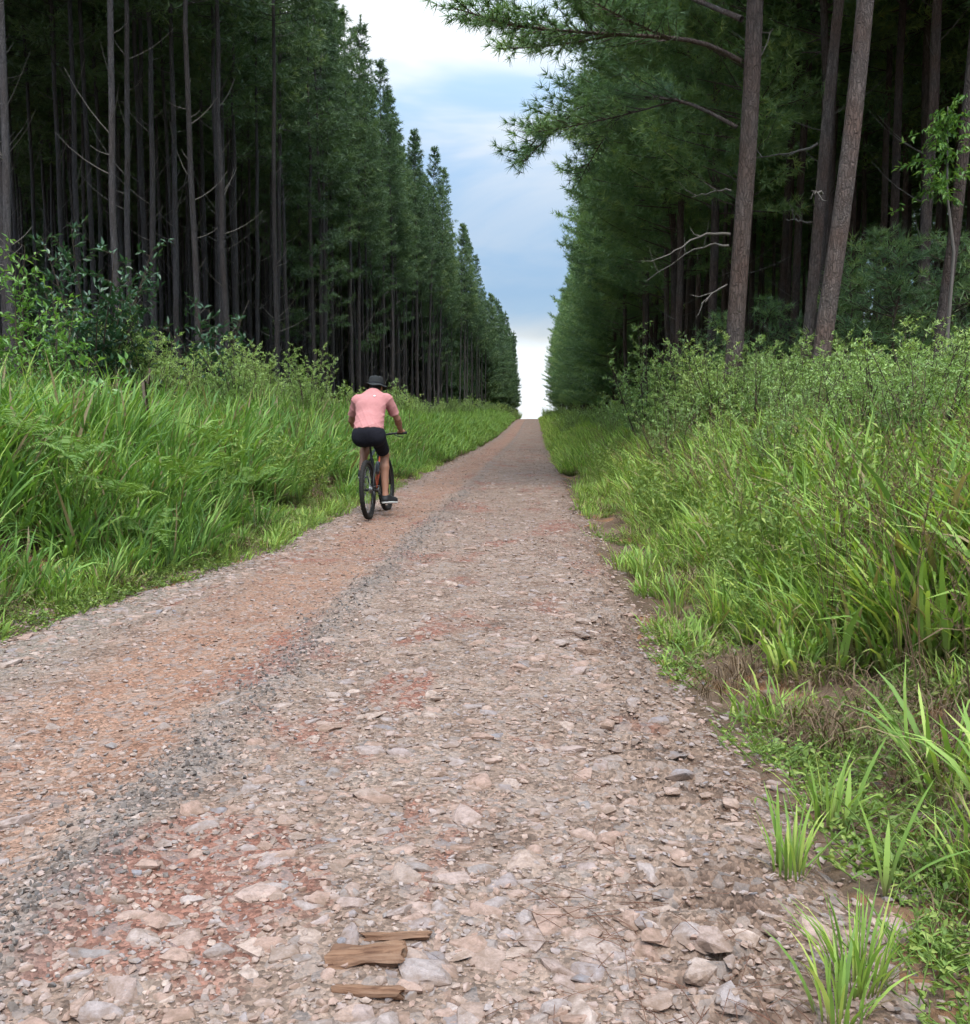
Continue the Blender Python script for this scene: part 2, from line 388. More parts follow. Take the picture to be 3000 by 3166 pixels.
# ------------------------------------------------------------------ ground and road
def grid(xs, ys, zf):
    X, Y = np.meshgrid(xs, ys); V = np.stack([X, Y, zf(X, Y)], -1).reshape(-1, 3)
    nx, ny = len(xs), len(ys); i = np.arange(nx - 1)[None] + np.arange(ny - 1)[:, None] * nx; i = i.ravel()
    return V, [np.stack([i, i + 1, i + nx + 1, i + nx], 1)]
def lines(*seg):
    out = []
    for a, b, d in seg: out.append(np.arange(a, b - 1e-6, d))
    out.append([seg[-1][1]]); return np.concatenate(out)
gx = lines((-3000, -400, 650), (-400, -60, 68), (-60, -14, 2.3), (-14, -6, 0.4), (-6, -2.2, 0.1), (-2.2, 0.3, 0.5), (0.3, 3.2, 0.06), (3.2, 8, 0.3), (8, 60, 2.6), (60, 400, 68), (400, 3000, 650))
gy = lines((-40, 0, 5), (0, 1.2, 0.3), (1.2, 8, 0.08), (8, 30, 0.35), (30, 170, 2), (170, 420, 12.5), (420, 1500, 120), (1500, 4500, 600))
tag(obj('ground', Geo_m if False else make_mesh('ground', *grid(gx, gy, ground_z), M_GROUND)), kind='structure', label='brown soil banks and forest floor on both sides of the road')
ys = [0.6]
while ys[-1] < 175: ys.append(ys[-1] + max(0.024, 0.010 * ys[-1]))
rx = np.arange(-3.75, 1.45, 0.03)
road = tag(obj('road', make_mesh('road', *grid(rx, np.array(ys), road_z), M_ROAD)), kind='structure', label='stony unpaved forest road of tan dust, red clay and grey gravel')

# ------------------------------------------------------------------ stones
def stone_mesh(name, seed, flat=0.42, mat=M_STONE, pts=15, sub=2, rough=0.075):
    r = np.random.RandomState(seed); bm = bmesh.new()
    d = r.normal(size=(pts, 3)); d /= np.linalg.norm(d, axis=1)[:, None]
    d *= 0.42 + 0.14 * r.rand(pts, 1); d[:, 0] *= 1.15 + 0.2 * r.rand(); d[:, 1] *= 0.72 + 0.25 * r.rand(); d[:, 2] *= flat * 1.3
    d[:, 2] = np.minimum(d[:, 2], flat * 0.38)
    for v in d: bm.verts.new(v)
    res = bmesh.ops.convex_hull(bm, input=bm.verts[:])
    bmesh.ops.delete(bm, geom=[e for e in res['geom_interior'] if isinstance(e, bmesh.types.BMVert)], context='VERTS')
    if sub:
        bmesh.ops.triangulate(bm, faces=bm.faces[:])
        bmesh.ops.subdivide_edges(bm, edges=bm.edges[:], cuts=sub, use_grid_fill=True)
        bmesh.ops.smooth_vert(bm, verts=bm.verts[:], factor=0.22, use_axis_x=True, use_axis_y=True, use_axis_z=True)
        for v in bm.verts:
            c = v.co; k = vnoise(c.x * 5 + seed, c.y * 5 + c.z * 7, seed) + 0.5 * vnoise(c.x * 13, c.y * 13 + c.z * 11 + seed, seed + 2)
            v.co = c + c.normalized() * float(k) * rough
    me = bpy.data.meshes.new(name); bm.to_mesh(me); bm.free(); me.materials.append(mat)
    for p in me.polygons: p.use_smooth = False
    return me
BIG = [stone_mesh('stone', 100 + k, 0.26 + 0.12 * (k % 3), pts=13 + k % 5) for k in range(14)]
SMALL = [stone_mesh('pebble', 300 + k, 0.45 + 0.15 * (k % 3), pts=11, sub=0) for k in range(8)]
GREY = [stone_mesh('gravel', 400 + k, 0.6, M_GRAVEL, pts=10, sub=0) for k in range(6)]

def zone_pts(n, x0, x1, y0, y1, pw=1.0):
    u = RS.rand(n); y = (y0 ** (1 - pw) + u * (y1 ** (1 - pw) - y0 ** (1 - pw))) ** (1 / (1 - pw)) if pw != 1 else y0 * (y1 / y0) ** u
    return np.stack([x0 + (x1 - x0) * RS.rand(n), y], 1)
S = []                                     # x, y, size
def stones(n, x0, x1, y0, y1, s0, s1, pw=1.3, k=2.2, keep=None):
    q = zone_pts(n, x0, x1, y0, y1, pw); s = s0 + (s1 - s0) * RS.rand(n) ** k
    if keep is not None: ok = keep(q); q, s = q[ok], s[ok]
    S.append(np.column_stack([q, s]))
patch = lambda f, t, sd: (lambda q: vnoise(q[:, 0] * f, q[:, 1] * f, sd) > t)
stones(3600, -1.02, 0.42, 1.5, 45, 0.025, 0.125, 1.25, 2.6)          # cobbled right lane
stones(900, -1.0, 0.3, 1.5, 30, 0.05, 0.15, 1.3, 1.8, patch(1.2, 0.0, 71))
stones(1500, -2.35, -1.3, 1.6, 40, 0.02, 0.085, 1.2, 3.2)             # worn left lane: fewer, flatter
q = zone_pts(3400, -0.25, 0.50, 3.0, 45, 1.1); q[:, 0] += edge_l(q[:, 1]); S.append(np.column_stack([q, 0.035 + 0.095 * RS.rand(len(q)) ** 2.0]))   # rubble along the left edge
q = zone_pts(1300, -0.35, 0.55, 1.5, 35, 1.3); q[:, 0] += edge_r(q[:, 1]); S.append(np.column_stack([q, 0.025 + 0.08 * RS.rand(len(q)) ** 2.4]))
S = np.concatenate(S)
# stones read off the photograph: pixel, width in pixels
for px, py, w in ((850, 2232, 150), (50, 2532, 170), (420, 2560, 110), (600, 2520, 130), (1050, 2215, 90), (860, 2465, 110), (1240, 2335, 90), (1450, 2435, 90), (1540, 2450, 110),
                  (1640, 2670, 190), (1520, 2785, 190), (1100, 2705, 130), (970, 2730, 90), (920, 2590, 90), (1145, 2540, 110), (640, 2770, 190), (580, 2930, 130), (760, 3120, 230), (1100, 3130, 180),
                  (2040, 2880, 150), (1910, 3030, 150), (2290, 2765, 100), (2360, 2800, 130), (2770, 2855, 120), (2120, 2080, 110), (2190, 2405, 90), (1890, 2378, 130), (1970, 2370, 110), (1920, 2405, 70),
                  (1810, 2480, 130), (1560, 2260, 110), (1330, 2120, 100), (1440, 2140, 130), (1300, 2075, 80), (2060, 2620, 80), (2370, 2645, 90), (2510, 3055, 90), (2120, 2215, 80), (2095, 2180, 90),
                  (1150, 1910, 110), (1000, 1995, 90), (500, 2290, 110), (490, 2225, 90), (700, 2180, 80), (390, 1880, 70), (300, 1920, 60), (150, 1960, 90), (110, 2000, 90), (1190, 2920, 60), (700, 2560, 60)):
    g = on_ground(px, py, 0.02); S = np.vstack([S, [g[0], g[1], w / 3000 * g[1] * 1.02]])
own = len(S) - 50
order = np.argsort(-(S[:, 2] / S[:, 1] * np.where(np.abs(S[:, 0] + S[:, 1] * 0.0517) < S[:, 1] * 0.56 + 0.2, 1, 0.001)) - np.where(np.arange(len(S)) >= own, 10, 0))
S = S[order]
sink = lambda n: 0.06 + 0.24 * RS.rand(n)
SZ = np.maximum(road_z(S[:, 0], S[:, 1]), ground_z(S[:, 0], S[:, 1])) - S[:, 2] * 0.34 * (0.08 + 0.42 * RS.rand(len(S)))
SR = np.column_stack([RS.normal(0, 0.06, len(S)), RS.normal(0, 0.06, len(S)), RS.rand(len(S)) * 6.28])
for i in range(300):
    o = obj('stone', BIG[i % len(BIG)], road, (S[i, 0], S[i, 1], SZ[i]), SR[i], float(S[i, 2]))
rest = np.arange(300, len(S))
scatter('stone_scatter', np.column_stack([S[rest, :2], SZ[rest]]), SR[rest], S[rest, 2], RS.randint(0, len(BIG), len(rest)), BIG, road)
# pebbles everywhere, crushed grey gravel in the ridge
P = [zone_pts(26000, -2.9, 0.75, 1.4, 14, 1.35), zone_pts(9000, -2.9, 0.6, 8, 40, 1.1)]
P = np.concatenate(P); s = 0.007 + 0.020 * RS.rand(len(P)) ** 2.4; s *= 1 + 0.04 * P[:, 1]
q = zone_pts(5000, -0.6, 0.15, 3, 30, 1.2); q[:, 0] += edge_l(q[:, 1]); P = np.vstack([P, q]); s = np.concatenate([s, 0.012 + 0.03 * RS.rand(len(q)) ** 2])
q = zone_pts(3500, 0.0, 1.6, 1.6, 14, 1.3); q[:, 0] += edge_r(q[:, 1]); P = np.vstack([P, q]); s = np.concatenate([s, 0.008 + 0.03 * RS.rand(len(q)) ** 2.5])
keep = (P[:, 0] < -2.25) | (P[:, 0] > -1.35) | (RS.rand(len(P)) < 0.75); P, s = P[keep], s[keep]
z = np.maximum(road_z(P[:, 0], P[:, 1]), ground_z(P[:, 0], P[:, 1])) + s * 0.05
scatter('pebble_scatter', np.column_stack([P, z]), RS.rand(len(P), 3) * 6.28 * [0.06, 0.06, 1], s, RS.randint(0, len(SMALL), len(P)), SMALL, road)
q = zone_pts(3100, 0, 1, 1.5, 16, 1.4); q[:, 0] = -1.17 + RS.normal(0, 0.095, len(q)) * (0.5 + 1.3 * RS.rand(len(q))) + 0.16 * vnoise(q[:, 1] * 0.8, q[:, 1] * 0, 33)
s = (0.007 + 0.017 * RS.rand(len(q)) ** 2) * (1 + 0.02 * q[:, 1])
scatter('gravel_ridge', np.column_stack([q, road_z(q[:, 0], q[:, 1]) + s * 0.12]), RS.rand(len(q), 3) * 6.28, s, RS.randint(0, 6, len(q)), GREY, road)

# ------------------------------------------------------------------ plant materials
M_BARK = {}
def bark_mat(name, dark, light, red, sc_=1.0):
    m = Mat(name); p = m.pos()
    wv = m.n('ShaderNodeVectorMath', operation='MULTIPLY_ADD'); m.link(m.noise(p, 9, 3, 0.6, 0, 1), wv.inputs[0]); wv.inputs[1].default_value = (0.09, 0.09, 0.30); m.link(p, wv.inputs[2])
    st = m.scalev(wv.outputs[0], (1, 1, 0.20)); pl = m.voro(st, 24 * sc_, 'DISTANCE_TO_EDGE'); nz = m.noise(st, 14 * sc_, 5, 0.65); n2 = m.noise(p, 1.1, 3)
    c = m.mix(m.ramp(nz, [(0.3, 0.0), (0.7, 1.0)]), dark, light)
    c = m.mix(m.math('MULTIPLY', m.ramp(n2, [(0.42, 0.0), (0.62, 1.0)]), 0.6), c, red)
    c = m.mix(m.ramp(pl, [(0.0, 0.55), (0.16, 0.0)]), c, tuple(x * 0.5 for x in dark))
    c = m.mix(1.0, c, m.ramp(m.rnd(), [(0, 0.75), (1, 1.2)]), 'MULTIPLY')
    h = m.math('ADD', m.ramp(pl, [(0, 0.0), (0.2, 0.8)]), m.math('MULTIPLY', nz, 1.0))
    return m.done(m.pbr(c, 0.9, m.bump(h, 0.9, 0.02), spec=0.2))
M_BARKL = bark_mat('slim grey pine bark', (0.052, 0.047, 0.049), (0.112, 0.102, 0.103), (0.074, 0.058, 0.053), 1.5)
M_BARKR = bark_mat('plated reddish pine bark', (0.072, 0.056, 0.051), (0.165, 0.135, 0.123), (0.130, 0.078, 0.060))
M_DEADWOOD = plain('grey dead wood', (0.165, 0.145, 0.128), 0.85, var=0.4, scale=12)
M_TWIG = plain('brown twig', (0.085, 0.060, 0.042), 0.85, var=0.4, scale=20)
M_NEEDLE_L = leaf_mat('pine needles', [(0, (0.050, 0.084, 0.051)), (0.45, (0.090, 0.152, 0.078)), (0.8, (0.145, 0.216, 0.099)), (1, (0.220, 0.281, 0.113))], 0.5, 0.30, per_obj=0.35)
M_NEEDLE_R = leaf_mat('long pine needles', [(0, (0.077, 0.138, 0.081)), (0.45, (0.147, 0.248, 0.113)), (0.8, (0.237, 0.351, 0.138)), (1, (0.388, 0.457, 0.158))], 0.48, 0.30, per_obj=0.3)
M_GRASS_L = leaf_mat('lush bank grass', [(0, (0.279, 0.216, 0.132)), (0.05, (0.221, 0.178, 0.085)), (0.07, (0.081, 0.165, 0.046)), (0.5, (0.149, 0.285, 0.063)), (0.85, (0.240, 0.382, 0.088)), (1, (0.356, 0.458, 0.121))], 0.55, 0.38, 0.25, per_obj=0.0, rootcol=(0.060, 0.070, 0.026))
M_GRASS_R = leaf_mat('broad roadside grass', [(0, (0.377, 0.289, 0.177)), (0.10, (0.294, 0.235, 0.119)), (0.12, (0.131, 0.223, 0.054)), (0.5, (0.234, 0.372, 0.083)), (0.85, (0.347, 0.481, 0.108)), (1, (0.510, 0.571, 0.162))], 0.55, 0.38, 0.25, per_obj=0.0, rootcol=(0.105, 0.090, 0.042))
M_STRAW = leaf_mat('dead brown grass thatch', [(0, (0.070, 0.045, 0.027)), (0.5, (0.155, 0.105, 0.066)), (1, (0.26, 0.19, 0.12))], 0.7, 0.15, 0.1, per_obj=0.2)
M_WEED = leaf_mat('low weed leaf', [(0, (0.116, 0.188, 0.046)), (0.6, (0.211, 0.309, 0.069)), (1, (0.360, 0.409, 0.108))], 0.5, 0.35, per_obj=0.2)
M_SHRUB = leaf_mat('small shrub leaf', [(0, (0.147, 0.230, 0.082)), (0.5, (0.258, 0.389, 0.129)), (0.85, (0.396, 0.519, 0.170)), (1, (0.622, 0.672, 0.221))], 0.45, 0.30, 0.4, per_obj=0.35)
M_BROAD = leaf_mat('bright broad leaf', [(0, (0.078, 0.178, 0.042)), (0.5, (0.138, 0.287, 0.061)), (1, (0.268, 0.427, 0.107))], 0.38, 0.35, 0.5, per_obj=0.1)
M_BROADD = leaf_mat('dark broad leaf', [(0, (0.020, 0.055, 0.029)), (0.5, (0.037, 0.097, 0.046)), (1, (0.079, 0.149, 0.068))], 0.36, 0.25, 0.5, per_obj=0.1)
M_FERN = leaf_mat('fern frond', [(0, (0.085, 0.185, 0.034)), (1, (0.210, 0.310, 0.070))], 0.5, 0.4, per_obj=0.5)
M_REDNEEDLE = plain('fallen pine needle', (0.17, 0.075, 0.045), 0.8, var=0.4, scale=8)

# ------------------------------------------------------------------ plant pieces
def unit(v): return v / (np.linalg.norm(v, axis=-1, keepdims=True) + 1e-9)
def blades(g, rng, root, az, L, w, lean, bend, m=0, r=None, seg=4):
    """arching grass blades: a folded strip each"""
    n = len(root); s = np.linspace(0, 1, seg + 1); P = np.zeros((n, seg + 1, 3)); P[:, 0] = root
    hd = np.stack([np.cos(az), np.sin(az), 0 * az], 1); sd = np.stack([-np.sin(az), np.cos(az), 0 * az], 1)
    for k in range(seg):
        a = lean + bend * (s[k] + 0.5 / seg) ** 1.4
        P[:, k + 1] = P[:, k] + (L / seg)[:, None] * (hd * np.sin(a)[:, None] + np.array([0, 0, 1.0]) * np.cos(a)[:, None])
    prof = np.interp(s, [0, 0.25, 0.6, 0.85, 1], [0.55, 0.95, 1.0, 0.55, 0.0])
    tw = rng.normal(0, 0.5, n)[:, None]; sd = unit(sd * np.cos(tw) + hd * np.sin(tw))
    V = np.zeros((n, 2 * seg + 1, 3))
    for k in range(seg):
        V[:, 2 * k] = P[:, k] - sd * (w * prof[k] / 2)[:, None]; V[:, 2 * k + 1] = P[:, k] + sd * (w * prof[k] / 2)[:, None]
    V[:, 2 * seg] = P[:, seg]
    b = (np.arange(n) * (2 * seg + 1))[:, None]
    Q = np.concatenate([b + np.array([[2 * k, 2 * k + 1, 2 * k + 3, 2 * k + 2]]) for k in range(seg - 1)])
    T = b + np.array([[2 * seg - 2, 2 * seg - 1, 2 * seg]])
    t = np.tile(np.concatenate([np.repeat(s[:-1], 2), [1.0]]), n)
    rr = rng.rand(n) if r is None else r
    g.add(V, [Q, T], m, t=t, r=np.repeat(rr, 2 * seg + 1))
def leaves(g, rng, C, D, L, w, m=0, r=None, fold=0.25):
    """pointed leaves: four corners, folded along the midrib"""
    n = len(C); D = unit(D); up_ = unit(np.array([0, 0, 1.0]) + rng.normal(0, 0.55, (n, 3))); S_ = unit(np.cross(D, up_)); N = np.cross(S_, D)
    L = np.broadcast_to(L, (n,))[:, None]; w = np.broadcast_to(w, (n,))[:, None]
    V = np.stack([C, C + D * L * 0.45 + S_ * w / 2 + N * w * fold, C + D * L - N * L * 0.08, C + D * L * 0.45 - S_ * w / 2 + N * w * fold], 1)
    b = (np.arange(n) * 4)[:, None]
    rr = rng.rand(n) if r is None else r
    g.add(V, [b + np.array([[0, 1, 2]]), b + np.array([[0, 2, 3]])], m, r=np.repeat(rr, 4))
def tufts(g, rng, C, A, K, L, w, m=0, spread=0.9, r=None):
    """bundles of K needles at C round the shoot direction A"""
    n = len(C); D = unit(unit(A)[:, None] * 0.75 + rng.normal(0, spread * 0.6, (n, K, 3))).reshape(-1, 3)
    C2 = np.repeat(C, K, 0); l = (L * (0.7 + 0.5 * rng.rand(n * K)))[:, None]
    S_ = unit(np.cross(D, rng.normal(size=(n * K, 3)))) * w / 2
    V = np.stack([C2 - S_, C2 + S_, C2 + D * l + np.array([0, 0, -0.12]) * l], 1)
    rr = np.clip((rng.rand(n) if r is None else r)[:, None] + rng.normal(0, 0.12, (n, K)), 0, 1).ravel()
    g.add(V, [np.arange(n * K * 3).reshape(-1, 3)], m, r=np.repeat(rr, 3))

def branch_path(z0, az, L, e0, droop, upt, rng, n=7, x0=0.0):
    s = np.linspace(0, 1, n); h = L * s * math.cos(e0); wig = np.cumsum(rng.normal(0, 0.03, n)) * L * 0.4; wig[0] = 0
    z = z0 + L * (s * math.sin(e0) - droop * s ** 2 + upt * s ** 3)
    return np.stack([math.cos(az) * h - math.sin(az) * wig, math.sin(az) * h + math.cos(az) * wig, z], 1)
def foliage_on(gw, gn, rng, path, L, K, nl, nw, dens, twigs=True, s0=0.3, tw_len=0.30):
    """side twigs and needle tufts along one limb"""
    cum = np.linspace(0, 1, len(path)); C = []; A = []
    nt = max(4, int(L * dens))
    for i in range(nt):
        s = s0 + (0.98 - s0) * (i + rng.rand()) / nt
        p = np.array([np.interp(s, cum, path[:, k]) for k in range(3)])
        j = min(int(s * (len(path) - 1)), len(path) - 2); t = unit(path[j + 1] - path[j])
        side = 1 if i % 2 else -1; a = side * rng.uniform(0.55, 1.15)
        d = np.array([t[0] * math.cos(a) - t[1] * math.sin(a), t[0] * math.sin(a) + t[1] * math.cos(a), t[2] * 0.4 + rng.uniform(-0.15, 0.40)]); d = unit(d)
        l = L * tw_len * (1.08 - 0.75 * s) * rng.uniform(0.6, 1.25) + 0.12
        m_ = max(2, int(l / 0.13)); q = np.linspace(0.25, 1, m_)[:, None]
        cc = p + d * l * q + np.array([0, 0, 0.10]) * l * q ** 2 + rng.normal(0, 0.025, (m_, 3))
        C.append(cc); A.append(np.repeat((d + [0, 0, 0.35])[None], m_, 0))
        if twigs: V, F = tube(np.array([p, p + d * l * 0.5, p + d * l + [0, 0, 0.10 * l]]), [0.010, 0.007, 0.003], 3, False); gw.add(V, F, 0)
    C.append(path[-1:]); A.append(unit(path[-1:] - path[-2:-1]))
    C = np.concatenate(C); A = np.concatenate(A)
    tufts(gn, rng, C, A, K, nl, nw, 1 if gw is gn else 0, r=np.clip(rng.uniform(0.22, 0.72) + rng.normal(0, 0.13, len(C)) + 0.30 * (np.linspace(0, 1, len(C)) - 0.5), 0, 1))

def gen_pine(seed, H, r0, zc, Rm, mats, K=9, nl=0.24, nw=0.030, dens=5.5, whorl=0.62, per=4, twigs=False, side=None, side_gain=0.0, dead=10, dead_len=1.0, top=0.0, low_only=None):
    """-> trunk mesh, crown mesh. side: azimuth of the open side, where limbs grow longer and lower"""
    rng = np.random.RandomState(seed); bark, needle = mats
    n = 16; z = np.concatenate([[-0.4, 0.0, 0.35], np.linspace(1.2, H, n - 3)])
    wob = np.cumsum(rng.normal(0, 0.035, (n, 2)), 0); wob -= wob[0]; wob *= np.clip(z / 4, 0, 1)[:, None]
    tp = np.column_stack([wob, z]); rad = r0 * np.interp(z / H, [-0.1, 0, 0.02, 0.3, 0.7, 1], [1.35, 1.25, 1.0, 0.82, 0.5, 0.03])
    gt = Geo(); V, F = tube(tp, rad, 12); gt.add(V, F)
    ctr = lambda zz: np.array([np.interp(zz, z, wob[:, 0]), np.interp(zz, z, wob[:, 1])])
    # dead limbs and stubs below the living crown
    for i in range(dead):
        zz = rng.uniform(1.6, zc + 1.5); az = rng.uniform(0, 6.28); L = dead_len * rng.uniform(0.25, 1.4); e = rng.uniform(0.15, 0.85)
        p = branch_path(zz, az, L, e, -0.12, 0.15, rng, 5); p[:, :2] += ctr(zz)
        V, F = tube(p, np.linspace(0.013, 0.004, 5), 4, False); gt.add(V, F, 1)
    gc = Geo(); zz = zc
    while zz < H - 0.25:
        f = (zz - zc) / (H - zc)
        base = Rm * np.interp(f, [0, 0.12, 0.45, 0.85, 1.0], [0.72, 1.0, 0.86, 0.36, 0.10])
        for b in range(per + (rng.rand() < 0.5)):
            az = rng.uniform(0, 6.28); L = base * rng.uniform(0.72, 1.15)
            if side is not None:
                al = math.cos(az - side); L *= 1 + side_gain * max(0, al) * (1 - 0.6 * f)
                if f < 0.35 and al < -0.1 and rng.rand() < 0.75: continue
            if low_only is not None and f < low_only and rng.rand() < 0.45: continue
            p = branch_path(zz + rng.uniform(-.2, .2), az, L, rng.uniform(0.05, 0.45) + 0.45 * f ** 2, 0.10 * (1 - f), 0.16, rng); p[:, :2] += ctr(zz)
            V, F = tube(p, np.linspace(max(0.011, 0.026 * (1 - f) * r0 / 0.15), 0.004, len(p)), 4, False); gc.add(V, F, 0)
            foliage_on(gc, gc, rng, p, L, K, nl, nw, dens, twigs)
        zz += whorl * rng.uniform(0.75, 1.25)
    tufts(gc, rng, np.column_stack([np.repeat(wob[-1:], 12, 0), np.linspace(H - 0.9, H, 12)]), np.tile([0, 0, 1.0], (12, 1)), K + 4, nl * 0.9, nw, 1, 0.6)
    return gt.mesh('trunk', [bark, M_DEADWOOD]), gc.mesh('crown', [bark, needle])

ROADWARD_L, ROADWARD_R = 0.0, math.pi
LM = (M_BARKL, M_NEEDLE_L); RM = (M_BARKR, M_NEEDLE_R)
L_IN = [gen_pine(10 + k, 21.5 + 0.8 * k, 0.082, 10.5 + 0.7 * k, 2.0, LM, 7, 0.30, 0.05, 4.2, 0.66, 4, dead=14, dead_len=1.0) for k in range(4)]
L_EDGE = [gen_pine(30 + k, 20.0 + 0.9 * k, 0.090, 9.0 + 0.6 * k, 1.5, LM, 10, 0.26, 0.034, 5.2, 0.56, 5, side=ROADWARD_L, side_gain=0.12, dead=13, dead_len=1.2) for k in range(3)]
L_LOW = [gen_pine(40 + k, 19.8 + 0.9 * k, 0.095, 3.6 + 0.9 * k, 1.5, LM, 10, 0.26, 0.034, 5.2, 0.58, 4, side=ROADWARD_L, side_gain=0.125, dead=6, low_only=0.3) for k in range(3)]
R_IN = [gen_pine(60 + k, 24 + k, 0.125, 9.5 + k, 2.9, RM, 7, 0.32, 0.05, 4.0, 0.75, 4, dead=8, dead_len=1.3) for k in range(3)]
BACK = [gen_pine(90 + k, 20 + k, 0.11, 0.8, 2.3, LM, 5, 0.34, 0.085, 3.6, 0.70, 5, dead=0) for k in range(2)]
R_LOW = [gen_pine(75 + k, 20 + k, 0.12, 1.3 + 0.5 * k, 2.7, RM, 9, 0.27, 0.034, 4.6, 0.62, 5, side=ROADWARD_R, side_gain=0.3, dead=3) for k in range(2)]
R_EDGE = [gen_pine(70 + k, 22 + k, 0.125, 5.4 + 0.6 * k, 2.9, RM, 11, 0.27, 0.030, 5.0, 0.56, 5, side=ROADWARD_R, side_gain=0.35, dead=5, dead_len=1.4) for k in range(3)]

# ------------------------------------------------------------------ the pine stands
def copies(pair, name, label, x, y, rz, s=1.0, lean=(0, 0), group=None, dz=0.0):
    t = thing(name, label, 'tree', (x, y, float(ground_z(x, y)) + dz), (lean[0], lean[1], rz), group, s)
    obj('trunk', pair[0], t); obj('crown', pair[1], t); return t
ind = []; mass = []
rng = np.random.RandomState(5)
# left stand: rows parallel to the road; the front row is placed from the photograph where trunks can be told apart
front = [(-8.6, 24.6, 'in', 'slim pale-barked pine, clearest trunk at the left forest edge, dead branches both sides'), (-8.3, 26.3, 'in', 'slim pine with long pale dead branches, just right of the clearest left trunk'),
         (-9.3, 21.4, 'in', 'slim pine rising behind the dark leafy sapling at the left'), (-8.5, 31.5, 'in', 'slim pine on left edge, third bright trunk along from the leafy saplings')]
taken = [(a, b) for a, b, *_ in front]
for x, y, k, lab in front:
    t = copies(L_IN[len(ind) % 4], 'pine_tree', lab, x, y, rng.uniform(0, 6.28), 1.0, group='pines of the left stand'); ind.append(t)
cand = []
for i in range(13):
    x0 = -10.0 - 2.15 * i; ymax = 172 if i < 4 else 130 if i < 10 else 75
    for y0 in np.arange(8.5 + (i % 2), ymax, 1.95):
        y = y0 + rng.uniform(-.6, .6); x = x0 + rng.uniform(-.45, .45) + 5.9 * float(sstep((y - 80) / 78))
        if any((x - a) ** 2 + (y - b) ** 2 < 2.6 for a, b in taken): continue
        if y < 17.5 + 0.2 * i or x < -0.5 * y - 5: continue
        kind = 'in'
        if i == 0: kind = 'edge' if y > 34 else 'in'
        if i <= 1 and 33 < y < 60 and rng.rand() < 0.12: kind = 'low'
        if i == 0 and y > 60 and rng.rand() < 0.2: kind = 'low'
        if i >= 11 or (i >= 8 and y > 55) or (i >= 1 and y > 105) or (i == 0 and y > 125): kind = 'back'
        cand.append((x, y, i, kind))
# right stand
rfront = [(4.9, 25.2, 'edge'), (5.0, 28.6, 'edge'), (6.5, 23.5, 'in'), (7.6, 25.5, 'in'), (4.55, 31.5, 'edge'), (4.75, 33.8, 'edge'), (5.3, 36.5, 'edge'), (8.6, 22.5, 'in'), (9.6, 21.0, 'in'), (10.8, 23.0, 'in'), (12.0, 21.5, 'in'), (9.2, 26.0, 'in')]
rc = [(x, y, 0, k) for x, y, k in rfront]
for i in range(10):
    x0 = 5.3 + 2.6 * i; ymax = 172 if i < 4 else 120 if i < 9 else 75
    for y0 in np.arange(27.5 if i == 0 else 22 + i * 0.4, ymax, 2.7 if i else 3.2):
        y = y0 + rng.uniform(-.8, .8); x = x0 + rng.uniform(-.6, .6) - 0.6 * float(sstep((y - 75) / 90))
        if any((x - a[0]) ** 2 + (y - a[1]) ** 2 < 4.5 for a in rc): continue
        rc.append((x, y, i, ('low' if y > 60 else 'edge') if i == 0 else 'back' if i >= 8 or (i >= 2 and y > 105) else 'low' if i == 1 and y > 70 else 'in'))
for x, y in ((13.5, 18), (16, 17), (19, 20), (22, 18.5), (15.5, 20.5)): rc.append((x, y, 3, 'in'))
for x in np.arange(-70, -6, 2.4):
    for y0 in (174, 177.5): cand.append((x + rng.uniform(-.6, .6), y0 + rng.uniform(-1, 1), 6, 'back'))
for x in np.arange(7, 50, 2.6):
    for y0 in (174, 177.5): rc.append((x + rng.uniform(-.6, .6), y0 + rng.uniform(-1, 1), 6, 'back'))
pool = [(d[1] + 5.0 * d[2], 'L', d) for d in cand] + [(d[1] + 4.0 * d[2], 'R', d) for d in rc]
pool.sort(key=lambda q: q[0])
KINDS = {'L': {'in': L_IN, 'edge': L_EDGE, 'low': L_LOW, 'back': BACK}, 'R': {'in': R_IN, 'edge': R_EDGE, 'low': R_LOW, 'back': BACK}}
LABEL = {('L', 0): 'slim tall pine in the front row of the left plantation edge', ('L', 1): 'slim tall pine standing deep inside the dark left plantation', ('R', 0): 'thick pine in the front row of the right stand, limbs towards the road', ('R', 1): 'dark pine trunk standing deeper inside the right stand'}
GROUP = {('L', 0): 'front row pines of the left plantation', ('L', 1): 'inner pines of the left plantation', ('R', 0): 'front row pines of the right stand', ('R', 1): 'inner pines of the right stand'}
mP, mR, mS, mI = [], [], [], []
joined = []
for sd in 'LR':
    for kk, lst in KINDS[sd].items():
        for pr in lst: joined.append((sd, kk, pr))
ORD = 'first second third fourth fifth sixth seventh eighth ninth tenth eleventh twelfth thirteenth fourteenth fifteenth sixteenth seventeenth eighteenth nineteenth twentieth'.split()
seen = {'L': 0, 'R': 0}
